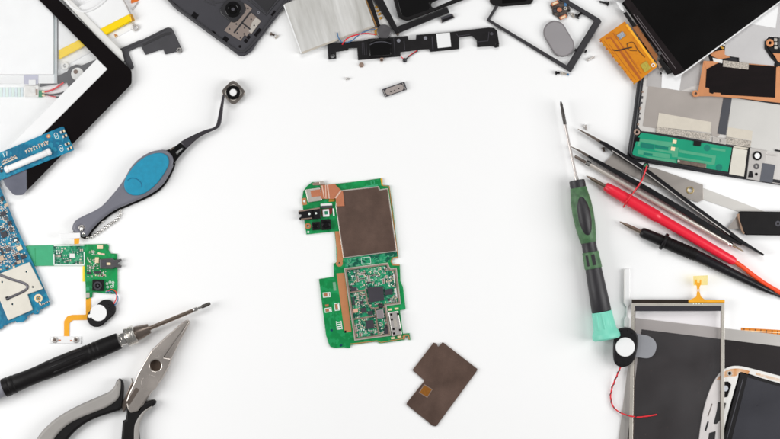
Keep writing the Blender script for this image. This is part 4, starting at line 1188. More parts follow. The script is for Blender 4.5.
# loose screws -------------------------------------------------------
def screw_meshes():
    P = Part()
    P.rod((390, 219.5), (398, 219.5), [(0, 1.1), (.8, 1.1), (1, .5)], 2.2, M_black, n=12)
    P.rod((387.6, 219.5), (390, 219.5), [(0, 1.6), (.2, 2.3), (.8, 2.3), (1, 1.8)], 2.2, M_black, n=16)
    return P


def loose_screw(x, y, ang, ln, m, label, head=2.0, body=1.0, up=False):
    ln, head, body = ln * 1.1, head * 1.15, body * 1.15
    o = thing("screw", label, "screw", x, y, "loose screws scattered on the table")
    ca, sa = math.cos(math.radians(ang)), math.sin(math.radians(ang))
    if up:   # standing on its head
        Part().disc(x, y, head, .1, 1.2, m, 0, .3, 16).build("head", o)
        Part().disc(x, y, body, 1.2, 1.2 + ln, m, 0, .3, 12).build("shaft", o)
        return o
    a = (x - ca * ln / 2, y - sa * ln / 2)
    b = (x + ca * ln / 2, y + sa * ln / 2)
    hx = (a[0] - ca * 1.8, a[1] - sa * 1.8)
    pr = [(0, body)]
    k = 0.1
    while k < .85:
        pr += [(k, body), (k + .05, body * .8)]
        k += .1
    pr += [(.9, body), (1, body * .4)]
    Part().rod(a, b, pr, head, m, n=12).build("shaft", o)
    Part().rod(hx, a, [(0, head * .6), (.25, head), (.8, head), (1, head * .7)], head, m, n=16).build("head", o)
    return o


loose_screw(603.2, 2.6, 195, 7.4, M_black, "long black screw near the black screen, top right of the thin frame", 2.0)
loose_screw(580, 14.4, -38, 5.4, M_black, "black screw with wide head lying across the thin frame's top arm", 2.6, 1.2)
loose_screw(573.2, 16.4, 60, 3.2, M_tinlt, "small silver screw beside the camera flex, inside the thin frame", 1.6, .9)
loose_screw(591.4, 58.2, -24, 6.4, M_steel, "silver screw right of the thin frame's wide side", 1.3, 1.0)
loose_screw(558.4, 73, 0, 2.6, M_black, "short dark screw below the lower corner of the thin frame", 1.8, 1.0)
o = loose_screw(564.8, 73.8, 10, 3.6, M_tinlt, "silver screw with a blue tip below the thin frame's corner", 1.6, 1.0)
Part().ball(568, 74.6, 1.6, 1.2, M_bluew).build("thread_lock", o)
loose_screw(361.4, 65, 0, 1.6, M_tin, "tiny bronze screw standing upright left below the speaker bar", 2.2, 1.2, True)
loose_screw(381.6, 60.4, 90, 2.2, M_tin, "brass screw touching the speaker bar below its glossy chamber", 1.9, 1.4)
loose_screw(348.6, 78.8, 0, 2.2, M_steel, "faint tiny grey screw lying farthest below the silver battery", 1.2, .7)
loose_screw(273.2, 34.8, 20, 3.0, M_dksteel, "dark steel screw between the rear cover and the silver battery", 1.6, 1.0)
loose_screw(276, 37.6, 130, 2.4, M_tinlt, "pale small screw touching the dark one beside the silver battery", 1.1, .8)
loose_screw(586, 128.2, 70, 3.0, M_steel, "tiny steel screw above the fine tweezers' upper tip", 1.6, 1.0)
loose_screw(604, 150.4, 65, 2.8, M_dksteel, "tiny dark screw between the two arms of the fine tweezers", 1.5, 1.0)

# ================================================================== TOP RIGHT
# tablet chassis
t = thing("tablet_chassis", "silver tablet chassis with green antenna board and black rim, at the right edge", "chassis", 700, 110)
ch_ = rnd([(648, -14), (643.4, 40), (637.2, 85), (632, 125), (626.6, 159.6), (705, 173), (800, 188.4), (830, -14)], [0, 0, 0, 0, 6, 0, 0, 0])
Part().prism(ch_, .2, 4.0, mat("chassis_dark", (32, 32, 38), rough=.45, var=.15, scale=90), .8, seg=2).build("base", t)
Part().prism(strip([(650, -14), (645.6, 40), (639.6, 85), (634.6, 125), (630.4, 152), (631.6, 155.8), (636, 157.6), (705, 169.6), (800, 185)], 3.6), 4.0, 6.6, mat("chassis_rim", (26, 26, 31), rough=.35, var=.1, scale=90), .9, seg=2).build("rim", t)
Part().prism([(648, 30), (645.6, 60), (643, 85), (637.8, 126), (641, 131), (660, 133), (718, 143), (734, 145.4), (734, 112), (722, 100), (700, 30)], 4.0, 4.5, mat("tray_pale", (206, 202, 198), rough=.5, metal=.3, var=.06, scale=90), .2).build("tray_edge", t)
P = Part()
for k in range(7):
    y = 92 + k * 5.4
    P.prism(rrect(642.6 - k * .74, y, 2.0 + (k % 3) * .5, 1.8 + (k % 2), 8, .4), 4.5, 4.9, M_vanegrey if k % 3 else M_tin, .1)
P.build("edge_clip", t)
Part().prism([(648.4, 86), (678, 90.4), (726, 97.4), (720, 134.6), (717, 137), (712, 136), (710, 123), (658, 114), (656.4, 128.6), (643, 126)], 4.5, 5.0, mat("tray_grey", (176, 168, 162), rough=.42, metal=.55, var=.06, scale=60, bump=.05), .15).build("tray_plate", t)
Part().prism([(649, 60), (646.6, 86.4), (680, 91), (700, 84), (700, 60)], 4.5, 4.9, mat("tray_pale2", (196, 192, 190), rough=.4, metal=.7, var=.08, scale=70), .1).build("upper_strip", t)
Part().prism([(658.8, 112.8), (711.6, 122.2), (710.4, 132.6), (657, 126.8)], 5.0, 5.25, M_beige, .05).build("sticker", t)
Part().prism([(656.6, 126.6), (711, 134), (709.4, 140.4), (655.8, 133)], 5.0, 5.8, M_stip, .2).build("foam_strip", t)
Part().prism([(723.8, 96), (732, 97.4), (725.8, 135), (717.4, 133.8)], 5.0, 5.5, mat("slot_slate", (62, 63, 70), rough=.45, var=.08, scale=90), .1).build("slot", t)
Part().prism([(732, 97.6), (800, 108), (800, 158), (752, 148), (726.6, 134.6)], 4.5, 5.1, mat("bright_plate", (208, 206, 202), rough=.4, metal=.7, var=.03, scale=60), .1).build("bright_plate", t)
Part().prism([(728, 127), (752.6, 131), (751.6, 140.6), (726.4, 136.6)], 5.1, 5.3, M_beige, .05).build("sticker", t, "faint beige sticker on the bright plate")
Part().prism([(726.4, 137), (751.6, 141), (750.4, 147.6), (725.8, 143.6)], 5.1, 5.8, M_stip, .2).build("foam_strip", t)
Part().prism([(713, 137), (726.4, 138.6), (725.6, 144.6), (712.4, 142.4)], 5.1, 6.0, mat("tab_grey", (190, 184, 178), rough=.4, metal=.6), .2, [circ(720, 141, 1.2, 14)]).build("screw_tab", t)
Part().disc(636.8, 132, 3.2, 4.5, 6.8, M_tin, 1.2, .5, 20).build("screw_boss", t)
Part().prism([(635.2, 137.6), (639.8, 137.4), (639.4, 141.6), (634.6, 141.4)], 6.4, 6.8, M_hole, .1).build("clip_slot", t)
# antenna board
ab = [(636, 141.6), (638.4, 136.6), (641.6, 132.6), (692.6, 141), (732, 147.6), (727.6, 174.2), (700, 169.2), (650, 160), (633.6, 157), (632.4, 153)]
a_ = Part().prism(rnd(ab, .6), 5.0, 6.4, mat("antenna_green", (0, 148, 112), rough=.35, var=.08, scale=80), .15).build("antenna_board", t)
M_tr = mat("antenna_trace", (74, 160, 124), rough=.4, var=.08, scale=200)
M_trd = mat("antenna_dark", (0, 118, 100), rough=.35, var=.08, scale=200)
Z0, Z1 = 6.4, 6.5


def trace(pts, wd, m=M_tr, z=0):
    return Part().prism(strip(pts, wd), Z0 + z, Z1 + z, m, 0)


P = Part()
P.prism([(641, 138.8), (673, 142.4), (673, 146.4), (667, 147), (663, 145.8), (641, 141.8)], Z0, Z1, M_tr, 0)
P.prism([(639.6, 139), (641, 139), (639.6, 146.4), (637, 146)], Z0, Z1, M_tr, 0)
P.prism([(668.6, 146.4), (678.6, 147.6), (677.6, 157.4), (672, 157), (671.6, 153.6), (654.6, 150.4), (654.8, 148.6), (668.4, 151)], Z0, Z1, M_tr, 0)
P.prism([(679, 149.6), (716, 155.8), (714.6, 165), (708, 164.4), (677.6, 158.6), (677.8, 156.8), (711.6, 162.2), (712.2, 158), (678.6, 152.4)], Z0, Z1, M_tr, 0)
P.prism([(638, 149.6), (669.6, 154.4), (669.8, 158.2), (667, 158.4), (652.4, 156), (652.8, 153.6), (643.6, 152.2), (643.2, 154.8), (637.6, 154)], Z0, Z1, M_tr, 0)
P.prism([(643, 155.6), (676, 160), (675.8, 162.8), (652, 159.4)], Z0, Z1, M_tr, 0)
P.prism(strip([(711.6, 148.6), (725.4, 150.8)], 2.2), Z0, Z1, M_tr, 0)
sub(P, "trace", a_, t)
P = Part().prism([(641.6, 142.8), (654.6, 144.8), (654, 149.4), (640.8, 147.6)], Z0, Z1, M_trd, 0).prism([(655, 145), (668, 147), (668, 150), (655, 148)], Z0, Z1, M_trd, 0).prism([(643.6, 152.6), (652.4, 154), (652.2, 155.8), (643.4, 154.6)], Z0, Z1, M_trd, 0)
P.prism(circ(719, 167.4, 3.4, 20), Z0, Z1, M_trd, 0).prism(circ(707, 148, 3.2, 20), Z0, Z1, M_trd, 0)
sub(P, "dark_trace", a_, t)
for x, y in ((674.6, 141.8), (673, 148.8)):
    sub(Part().prism(rrect(x, y, 4, 3.8, 8, .2), 6.5, 6.9, M_pad, .1), "gold_pad", a_, t)
Part().prism([(694, 140.4), (701.6, 141.6), (700.6, 146.4), (693.4, 145.4)], 6.4, 7.4, M_matte, .2).build("black_tab", t)
Part().prism(rnd([(677.6, 159.4), (706.4, 164), (706, 168.4), (677.4, 163.2)], .4), 6.4, 8.0, mat("strip_brown", (128, 112, 102), rough=.35, metal=.7, var=.3, scale=700), .3).build("metal_strip", t)
Part().disc(678.6, 161, 1.2, 8, 8.4, M_tinlt, 0, .2, 12).build("solder_blob", t)
Part().prism([(733.2, 147.6), (747.6, 150.2), (744, 176.6), (729.2, 174)], 5.0, 7.0, M_cream, .2).build("cream_block", t)
Part().prism([(734, 145.6), (748.4, 147.8), (747.8, 149.8), (733.4, 147.4)], 5.0, 6.2, M_beige, .2).build("block_flap", t)
cm = Part().prism(rnd([(750, 147.6), (767.4, 150.8), (763, 181.6), (746.4, 178.8)], .8), 4.6, 7.2, mat("bay_grey", (190, 186, 182), rough=.4, metal=.6, var=.08, scale=120), .3).build("camera_bay", t)
sub(Part().disc(757.4, 155.8, 4.6, 7.2, 8.6, M_gloss, 2.9, .4, 32).disc(757.4, 155.8, 2.8, 7.2, 8.2, M_white, 0, .2), "lens", cm, t)
sub(Part().disc(756.6, 166.4, 2.9, 7.2, 7.8, M_vanegrey, 1.1, .2, 20).disc(756.4, 174.2, 1.5, 7.2, 7.5, M_hole, 0, .1, 16), "socket", cm, t)
Part().prism([(749.4, 171), (752.4, 171.4), (753.4, 177.6), (748, 177.4)], 7.2, 7.8, M_black, .2).prism(strip([(749, 148.6), (745.4, 178)], 1.8), 6, 7.6, M_black, .2).build("black_spacer", t)
Part().prism([(762.6, 163), (775.4, 165), (772.4, 183), (759.8, 181)], 7.2, 7.6, mat("foam_slate", (86, 88, 96), rough=.7, var=.08, scale=200), .1).build("foam_pad", t)
Part().prism([(767.2, 150.9), (798, 156), (798, 186), (771, 182.8), (763.4, 181)], 4.4, 6.2, mat("side_plate", (204, 200, 196), rough=.4, metal=.6, var=.06, scale=90), .3).prism(strip([(766, 154), (777, 155.8)], .6), 7.2, 7.5, M_steel, .1).build("side_plate", t)
Part().prism([(775.6, 149.4), (798, 153), (798, 155), (775.4, 151)], 5.1, 7.2, M_black, .2).build("black_spacer", t)
# upper plate
Part().prism([(720, 30), (725.4, 42), (724.4, 55.6), (739, 57.8), (739.2, 63), (774, 66), (775.4, 58.8), (765.6, 47.6), (765.4, 40.6), (768.8, 36.6), (800, 40), (812, -12), (720, -12)], 4.4, 7.0, mat("upper_plate", (206, 204, 204), rough=.42, metal=.7, var=.04, scale=50), .3).build("upper_plate", t)
Part().prism([(745, 20), (752, 24.2), (775.6, 28.2), (778.6, 6), (750, 2)], 7.0, 7.2, M_white, .05).build("white_patch", t)
Part().prism([(668, 66), (662, 72.4), (661.4, 87.6), (679.4, 90.6), (682, 72)], 5.0, 5.3, M_white, .05).build("white_tape", t)

t = thing("copper_bracket", "black sheet in a bright copper frame, lying on the silver tablet chassis", "bracket", 740, 80)
fo = [(703.4, 61.6), (719, 61), (776, 66), (792, 67.4), (792, 105), (780, 103), (742, 98.6), (710, 96.2), (698.6, 96.4), (693, 97), (692.6, 92), (698, 91.6)]
Part().prism(rnd(fo, .8), 7.2, 8.2, M_coppl, .2, [circ(695.6, 93.6, 1.4, 14)]).build("frame", t)
Part().prism(rnd([(706.6, 69.2), (720, 62.2), (776.4, 66.6), (775.2, 97.8), (721, 94.6), (720.6, 93), (714, 92.6), (713, 94), (709.4, 92.8), (709.2, 88.2), (705.4, 87.6)], .5), 8.2, 8.6, mat("graphite_sheet", (19, 12, 13), rough=.6, var=.4, scale=120, streak=(5, 4), spec=.12, bump=.25, bscale=900), .1).build("black_sheet", t)
Part().disc(695.6, 93.6, 3.4, 7.2, 8.6, M_coppl, 1.5, .2, 22).build("ring", t)
Part().prism([(703.4, 61), (723, 61.6), (723, 67), (717.6, 63.2), (706, 69)], 8.2, 8.5, M_coppl, .1).build("copper_corner", t)
Part().prism(rnd([(709, 52.6), (724.6, 49.6), (725, 54.8), (731, 57.4), (719, 59.4), (711.4, 56)], .4), 6.4, 7.8, M_coppl, .2).build("copper_tab", t)
c_ = Part().prism([(723.4, 60.4), (749, 63.2), (748.4, 69.6), (723, 66.6)], 8.6, 9.8, M_stip, .3).build("foam_connector", t)
Part().prism([(712.6, 57.8), (722.6, 60), (722.4, 63.4), (713.6, 61.6)], 8.2, 8.9, M_offw, .1).build("white_tab", t)
rg = Part().disc(770, 43, 3.9, 7.4, 9.6, M_coppl, 1.6, .4, 24).build("ring", t)
Part().prism(strip([(766.2, 41), (766, 48), (772.6, 57.6), (777, 62), (776.4, 67)], 2.6), 7.0, 9.0, M_matte, .4).prism([(767, 47), (773, 47), (792, 54), (792, 62), (776, 59)], 7.0, 8.2, M_matte, .3).build("black_edge", t)
Part().prism([(772.6, 53.2), (792, 54), (792, 66), (777.4, 62), (776, 58)], 8.2, 8.8, M_coppl, .2).build("copper_corner", t)
P = Part()
for x, y, a, b in ((775.6, 39.8, 3, 3), (775.8, 43.6, 2.8, 3), (776, 47.6, 3, 2.6), (781, 43, 5, 10)):
    P.prism(rrect(x, y, a, b, 5, .4), 7.2, 9.2, M_tinlt if a < 4 else M_vanegrey, .3)
P.build("contact", t)
P = Part()
for x, y in ((720.8, 46.4), (724, 45), (722.4, 48)):
    P.prism(rrect(x, y, 2.2, 2, 20, .3), 7.0, 8.4, M_gold if x < 723 else M_offw, .2)
P.build("contact", t)

# black LCD with orange flex
t = thing("display_screen", "large black display screen with an orange flex board, cut by the top right", "display", 700, 20)
ZL = 10.0
Part().prism([(622, 3.4), (625.4, 0), (610, -14), (812, -24), (781.6, 0), (681, 73.4), (674.8, 75.8)], ZL, ZL + 2.4, M_screen, .2).build("screen", t)
Part().prism(strip([(812, -22.4), (781.4, .6), (681.4, 74.2), (675.4, 77)], 1.3), ZL - .6, ZL + 1.6, M_white, .2).build("white_edge", t)
Part().prism([(623.6, 2), (629, -2), (684.6, 70.6), (675, 75.4)], ZL + 2.4, ZL + 2.7, mat("driver_strip", (30, 24, 25), rough=.25, var=.3, scale=120, spec=.25), .08).build("driver_strip", t)
P = Part().prism(strip([(633.6, 14.6), (668, 62)], .7), ZL + 2.7, ZL + 2.85, mat("strip_grey", (108, 100, 102), rough=.3), .03)
P.prism(strip([(637, 16), (676, 69)], .5), ZL + 2.7, ZL + 2.8, MATS["strip_grey"], .03)
P.prism(rrect(660, 53, 3.6, 3.2, 54, .3), ZL + 2.7, ZL + 3.2, M_vanegrey, .1)
P.build("driver_line", t)
Part().prism([(616, 2), (621.6, 3.2), (624.8, 12.6), (620.6, 9.6)], ZL - 1, ZL, M_white, .1).build("white_tab", t)
P = Part().prism([(623.4, 13.2), (626.6, 12), (636.6, 26), (632.6, 27)], ZL, ZL + 2.3, M_matte, .2)
P.build("bezel_step", t)
P = Part().prism([(658.4, 60.4), (661.2, 58.2), (672.4, 73), (667.4, 74.6)], ZL, ZL + 2.3, M_matte, .2)
P.build("bezel_step", t)
fb = [(599.2, 39.4), (624.8, 21.4), (657, 67), (634.4, 84.2)]
f_ = Part().prism(rnd(fb, .6), ZL - 1.0, ZL - .3, mat("orange_board", (226, 142, 20), rough=.3, var=.12, scale=150, col2=(196, 108, 12), mix=(.5, .74)), .15).build("flex_board", t)
zb = ZL - .3
sub(Part().prism(strip([(626.6, 24.6), (656.4, 66.4)], 2.4), zb, zb + .3, mat("orange_fold_highlight", (248, 176, 44), rough=.3), .1).prism(strip([(613, 33), (624.6, 50), (641, 74)], .8), zb, zb + .15, mat("orange_dark", (176, 92, 16), rough=.4), .03)  # wide pale band is a painted highlight along the fold; dark ones are traces
    .prism(strip([(609, 44), (622, 62), (636, 80)], .5), zb, zb + .1, MATS["orange_dark"], .02).prism(strip([(618, 40), (640, 70)], .4), zb, zb + .1, MATS["orange_dark"], .02).prism(strip([(604, 41), (614, 54)], .5), zb, zb + .1, MATS["orange_dark"], .02)
    .prism(strip([(606, 38.6), (611, 38), (631, 66), (641, 80)], [2, 1.4, 3.4, 2]), zb, zb + .12, MATS["orange_dark"], .02), "trace", f_, t)
sub(Part().prism([(616.8, 35.4), (622.6, 31.4), (625.8, 35.4), (620, 39.6)], zb, zb + 1.2, mat("grey_connector", (150, 156, 166), rough=.4, var=.4, scale=1500, detail=0), .1), "connector", f_, t)
sub(Part().prism([(640.4, 65), (646.4, 61), (651.2, 68.6), (644.8, 72.6)], zb, zb + .8, mat("olive_chip", (176, 160, 60), rough=.4, var=.3, scale=1200), .1), "chip", f_, t)
sub(Part().disc(653.2, 65.2, 2.0, zb, zb + .6, M_offw, 1, .15, 16), "ring", f_, t)
sub(Part().tube([(613, 50, zb + .4), (618, 50.6, zb + .4), (624, 49, zb + .4), (632, 47.4, zb + .4)], .55, M_resb).tube([(627, 44, zb + .3), (633, 42.4, zb + .3), (638, 50, zb + .3), (645, 57.4, zb + .3)], .34, mat("smudge", (92, 50, 14), rough=.5))
    .tube([(627, 43.6, zb + .3), (629, 50, zb + .3), (637, 51, zb + .3)], .3, MATS["smudge"]), "bonded_wire", f_, t)
P = Part()
for k in range(12):
    q = k / 11
    P.prism(rrect(600.8 + 33.4 * q, 41.4 + 42 * q, 1.4, 2.0, 52, .2), zb, zb + .4, M_gold if k % 2 else MATS["orange_dark"], .05)
sub(P, "edge_contact", f_, t)
Part().prism(rnd([(631.6, 26), (637, 25), (658, 56), (656.4, 62)], .6), zb + .1, zb + .9, mat("brown_flap", (150, 92, 44), rough=.4, var=.15, scale=200), .15).build("flex_flap", t)
Part().prism([(656.8, 62), (660, 60.4), (662, 67), (659.2, 69)], zb, zb + .9, M_tin, .1).disc(661, 73.4, 1.2, ZL - 2, ZL - .6, M_black, 0, .2, 12).build("flex_clip", t)

# ================================================================== RIGHT TOOLS
t = thing("green_screwdriver", "small screwdriver with black and green handle and mint rotating cap", "screwdriver", 590, 240)
B0, B1 = (576.8, 180.0), (606.6, 338.0)
Lb = math.dist(B0, B1)


def bx(d):
    return (B0[0] + (B1[0] - B0[0]) * d / Lb, B0[1] + (B1[1] - B0[1]) * d / Lb)


def lathe(P, d0, d1, prof, m, z=12.0, **k):
    return P.rod(bx(d0), bx(d1), [((q - d0) / (d1 - d0), r) for q, r in prof], z, m, **k)


M_gh = mat("handle_black", (36, 34, 38), rough=.45, var=.12, scale=120, bump=.15, bscale=2200)
M_gg = mat("handle_green", (80, 122, 80), rough=.5, var=.12, scale=180, bump=.15, bscale=2200, col2=(56, 92, 58), mix=(.42, .62))
h_ = lathe(Part(), 0, 134, [(0, 6.6), (.8, 7.8), (6, 8.0), (9, 7.6), (14, 8.6), (22, 9.8), (34, 10.3), (46, 9.8), (58, 8.4), (64, 7.5), (69, 7.4), (72, 7.6), (90, 8.2), (110, 9.0), (133, 9.9), (134, 9.4)], M_gh, n=32).build("handle", t)
P = lathe(Part(), 7.5, 64, [(7.5, 7.6), (8, 8.1), (14, 9.0), (22, 10.2), (34, 10.7), (46, 10.2), (58, 8.8), (63, 7.9), (64, 7.3)], M_gg, n=32)
g1 = P.build("green_sleeve", t)
P = Part()
q0, q1 = bx(15), bx(57)
mid = bx(36)
P.ball(mid[0] + .6, mid[1], 12 + 6.0, 1.0, M_gh, (23, 7.0, 6.2), math.degrees(math.atan2(B1[1] - B0[1], B1[0] - B0[0])), 24, 14)
sub(P, "thumb_inset", g1, t)
P = lathe(Part(), 73, 90, [(73, 7.6), (73.4, 8.2), (89.6, 8.8), (90, 8.2)], M_gg, n=32)
g2 = P.build("green_band", t)
P = Part()
for off, ww in ((-4.4, 2.4), (1.8, 3.6)):
    c = bx(81.5)
    nx, ny = .9826, -.1853
    P.prism(rrect(c[0] + nx * off, c[1] + ny * off, ww, 11, -10.7, .5), 17.2, 12 + math.sqrt(8.65 ** 2 - off * off) + .35, M_gh, .2)
sub(P, "window", g2, t)
M_mint = mat("mint_cap", (122, 212, 188), rough=.4, var=.04, scale=80)
lathe(Part(), 134, 162, [(134, 9.8), (134.6, 10.2), (146, 11), (152, 11.6), (155, 13.2), (157, 14), (160.6, 14), (162, 12.6)], M_mint, z=13.4, n=32).build("swivel_cap", t)
P = Part()
for off in (-5.4, 0, 5.4):
    a, b = bx(136), bx(152)
    nx, ny = .9826, -.1853
    P.rod((a[0] + nx * off, a[1] + ny * off), (b[0] + nx * off * 1.15, b[1] + ny * off * 1.15), [(0, .8), (.05, 1.1), (.95, 1.1), (1, .8)], 13.4 + math.sqrt(10.6 ** 2 - off * off) - .4, M_mint, .7, 10, z1=13.4 + math.sqrt(11.6 ** 2 - off * off * 1.3) - .4)
P.build("cap_rib", t)
Part().rod((564.6, 122.5), (575.8, 176), [(0, 1.3), (1, 1.35)], 10.6, mat("shaft_steel", (196, 188, 184), rough=.3, metal=.7), n=14, z1=12).rod((575.2, 174), (577, 181), [(0, 1.3), (.5, 2.2), (1, 2.2)], 11.9, M_steel, n=16).build("shaft", t)
Part().rod((560.8, 101.6), (565.2, 125), [(0, .7), (.12, 1.4), (.3, 1.4), (.4, 1.7), (.95, 1.7), (1, 1.2)], 10.0, mat("tip_dark", (74, 70, 68), rough=.4, metal=.6), n=14, z1=10.6).build("bit_tip", t)

# steel blade under the tweezers
t = thing("steel_blade", "flat steel blade with a rivet hole and long pale blade, under the black tweezers", "blade", 670, 185)
Part().prism([(613.4, 153.2), (645, 166), (655.6, 168.2), (703, 184.8), (703.4, 199.6), (697.6, 202.6), (640, 179.6), (603.8, 163.8)], .9, 1.9, mat("ruler_steel", (178, 171, 165), rough=.36, metal=.75, var=.1, scale=120, streak=(20, 4), bump=.08), .2, [circ(690.2, 190.2, 2.4, 20)]).build("plate", t)
Part().disc(690.2, 190.2, 3.9, 1.9, 2.6, mat("brass_ring", (176, 156, 112), rough=.35, metal=.9), 2.4, .3, 24).build("rivet", t)
Part().prism([(700, 187.2), (704, 188.2), (765, 211.6), (770, 216), (748, 215), (700, 198.6)], .2, .8, mat("pale_blade", (206, 203, 198), rough=.45, metal=.6, var=.05, scale=90, streak=(20, 4)), .1).build("long_blade", t)

t = thing("utility_knife", "black utility knife handle with a snapped silver blade tip, at the right edge", "knife", 760, 224)
Part().prism(rnd([(739, 212), (741.6, 211.2), (800, 212), (800, 236), (746, 235), (743.4, 231.6), (739.4, 220)], 1.6), 1.2, 8.0, M_matte, 1.2, seg=2).build("handle", t)
Part().prism([(727.4, 228.6), (738.6, 213.4), (747, 214), (747, 231), (742, 229)], 2.6, 3.3, mat("knife_blade", (176, 168, 162), rough=.35, metal=1), .1).build("blade", t)
Part().prism(rnd([(737, 214.4), (740.4, 213), (745.4, 231.6), (743.6, 234.4), (741.4, 231)], .4), 3.4, 7.6, mat("collar_tan", (160, 130, 108), rough=.4, metal=.6), .3).build("collar", t)
Part().disc(778, 223.6, 2.8, 8.0, 8.5, M_slate, 1.3, .2, 20).build("button", t)

# black fine tweezers
t = thing("fine_tweezers", "black fine-pointed tweezers lying open with bare steel tips, at right", "tweezers", 670, 195)
M_arm = mat("tweezer_black", (18, 17, 20), rough=.3, var=.3, scale=150, spec=.35)
u0 = [(600, 141.6), (604, 143.4), (612, 148.6), (624, 156.6), (640, 166.6), (660, 181), (690, 203.6), (720, 225.6), (740, 240.6), (764, 255)]
Part().prism(rnd(strip(u0, [2.6, 3.6, 4.6, 5.4, 5.6, 5.0, 4.4, 4.4, 4.0, 1.8]), .3), 2.2, 10.4, M_arm, .7).build("arm", t)
Part().prism(strip([(578, 129), (588, 134.4), (601, 142)], [.7, 2.0, 3.0]), 3.6, 7.4, M_dksteel, .3).build("tip", t)
sub(Part().prism(strip([(612, 150.4), (640, 168.6), (660, 183.4), (690, 206), (730, 234.6)], .9), 10.4, 10.6, M_steel, .05), "edge_highlight_line", [o for o in t.children if o.name.startswith("arm")][0], t).name = "painted_edge_highlight"  # highlight along the black arm, painted as a thin pale strip
l0 = [(588.6, 156.2), (604, 164.8), (623, 175.6), (640, 184.8), (655, 193.4), (684, 210.6), (706, 224.6), (724, 236), (742, 244.6)]
a2 = Part().prism(rnd(strip(l0, [2.4, 3.8, 4.8, 5.0, 5.0, 5.2, 5.2, 4.8, 2.6]), .3), 2.2, 9.4, M_arm, .7).build("arm", t)
Part().prism(strip([(571, 146.6), (580, 151), (589.6, 156.8)], [.7, 1.8, 2.8]), 3.6, 7.4, M_dksteel, .3).build("tip", t)

# silver pick
t = thing("soldering_pick", "slim silver rod pick with a collar, between the red probe and tweezers", "pick", 655, 202)
Part().rod((590, 164.6), (728.6, 243.2), [(0, 2.0), (.01, 2.3), (.99, 2.3), (1, 1.6)], 5.6, mat("pick_silver", (200, 192, 184), rough=.3, metal=.4, var=.06, scale=90), n=18).build("rod", t)
Part().rod((574.6, 156.2), (586, 162.6), [(0, 1.0), (.1, 1.5), (1, 1.6)], 4.6, M_dksteel, n=14).build("tip", t)
Part().rod((585.4, 162.2), (590.6, 165), [(0, 1.8), (.1, 2.9), (.9, 2.9), (1, 2.2)], 5.2, M_chrome, n=18).build("collar", t)
Part().rod((728.2, 243), (732.6, 245.4), [(0, 1.8), (.2, 2.5), (.8, 2.2), (1, 1.2)], 5.6, M_chrome, n=16).rod((732, 245), (743.6, 251.4), [(0, 1.2), (.6, .9), (1, .4)], 5.4, mat("gold_tip", (186, 166, 136), rough=.3, metal=1), n=12).build("point", t)

# probes
t = thing("red_probe", "bright red multimeter probe with a steel needle and orange-red lead", "probe", 665, 220)
Part().rod((586.4, 175.8), (608, 188), [(0, .4), (.25, 1.6), (.4, 1.9), (1, 1.9)], 6.0, mat("needle_steel", (150, 132, 118), rough=.3, metal=1, var=.1, scale=100), n=16).build("needle", t)
M_rp = mat("red_probe_plastic", (232, 34, 58), rough=.32, var=.05, scale=60)
Part().rod((605, 186.2), (735, 262), [(0, 3.6), (.008, 4.6), (.06, 5.4), (.2, 5.9), (.38, 6.1), (.402, 6.1), (.41, 5.4), (.43, 5.3), (.7, 5.0), (.98, 4.5), (1, 3.4)], 6.2, M_rp, n=28).build("body", t)
Part().tube([(733.6, 261, 6), (742, 266.4, 5.4), (755, 276.6, 5), (768, 285.6, 5.2), (784, 294.4, 5.4), (800, 302, 5)], 2.4, mat("lead_orange_red", (240, 78, 36), rough=.35, var=.04, scale=60), n=16).build("lead", t)

t = thing("black_probe", "black multimeter probe with finger guard and brown steel needle", "probe", 690, 252)
Part().rod((619.6, 221.6), (644, 233.4), [(0, .4), (.3, 1.6), (.45, 1.9), (1, 1.9)], 5.6, MATS["needle_steel"], n=16).build("needle", t)
Part().rod((640.6, 231.6), (664, 241.6), [(0, 3.4), (.06, 4.8), (.12, 5.2), (.9, 5.8), (1, 5.8)], 5.8, M_black, n=24).build("nose", t)
Part().rod((662.6, 240.8), (665.4, 242.2), [(0, 8.2), (.2, 8.8), (.8, 8.8), (1, 8.2)], 8.0, M_black, n=28, flat=.9).build("finger_guard", t)
gr_ = [(0, 6.2)]
for k in range(9):
    gr_ += [(.06 + k * .1, 6.4), (.11 + k * .1, 6.4), (.12 + k * .1, 6.1), (.15 + k * .1, 6.1)]
Part().rod((665.2, 242), (696, 255.2), gr_ + [(1, 6.0)], 6.2, M_matte, n=24).build("grip", t)
Part().rod((695.4, 255), (774, 293.4), [(0, 5.6), (.02, 5.8), (.4, 4.9), (.8, 3.6), (.97, 2.6), (1, 1.8)], 5.8, mat("probe_gloss", (22, 20, 24), rough=.25, var=.12, scale=90), n=24).build("body", t)
Part().tube([(772, 292, 4), (780, 296, 3), (800, 303, 2.4)], 1.7, M_blackw, n=14).build("lead", t)

t = thing("microphone", "tiny green microphone capsule with red and black wire ends, on the black tweezers", "microphone", 646, 166)
Part().disc(646.2, 166, 3.2, 10.6, 12.6, M_black, 0, .5, 22).disc(646.2, 165.6, 1.9, 12.6, 13.0, mat("capsule_green", (48, 120, 84), rough=.4, var=.2, scale=900), 0, .2, 18).build("capsule", t)
Part().ball(646.8, 166.4, 13.2, .9, M_red).tube([(646.6, 166.6, 13.2), (645, 172, 13), (642, 180, 13), (636.8, 188, 13), (631, 195.4, 13.2), (626.6, 201.6, 12.6), (623.4, 207.2, 7)], .75, M_red).build("wire", t, "red wire")
Part().tube([(643.6, 167, 12), (641.6, 176, 12.4), (640.4, 184, 12.6), (636.4, 190, 12.8), (631.6, 193.4, 13.4)], .6, M_blackw).build("wire", t, "black wire")

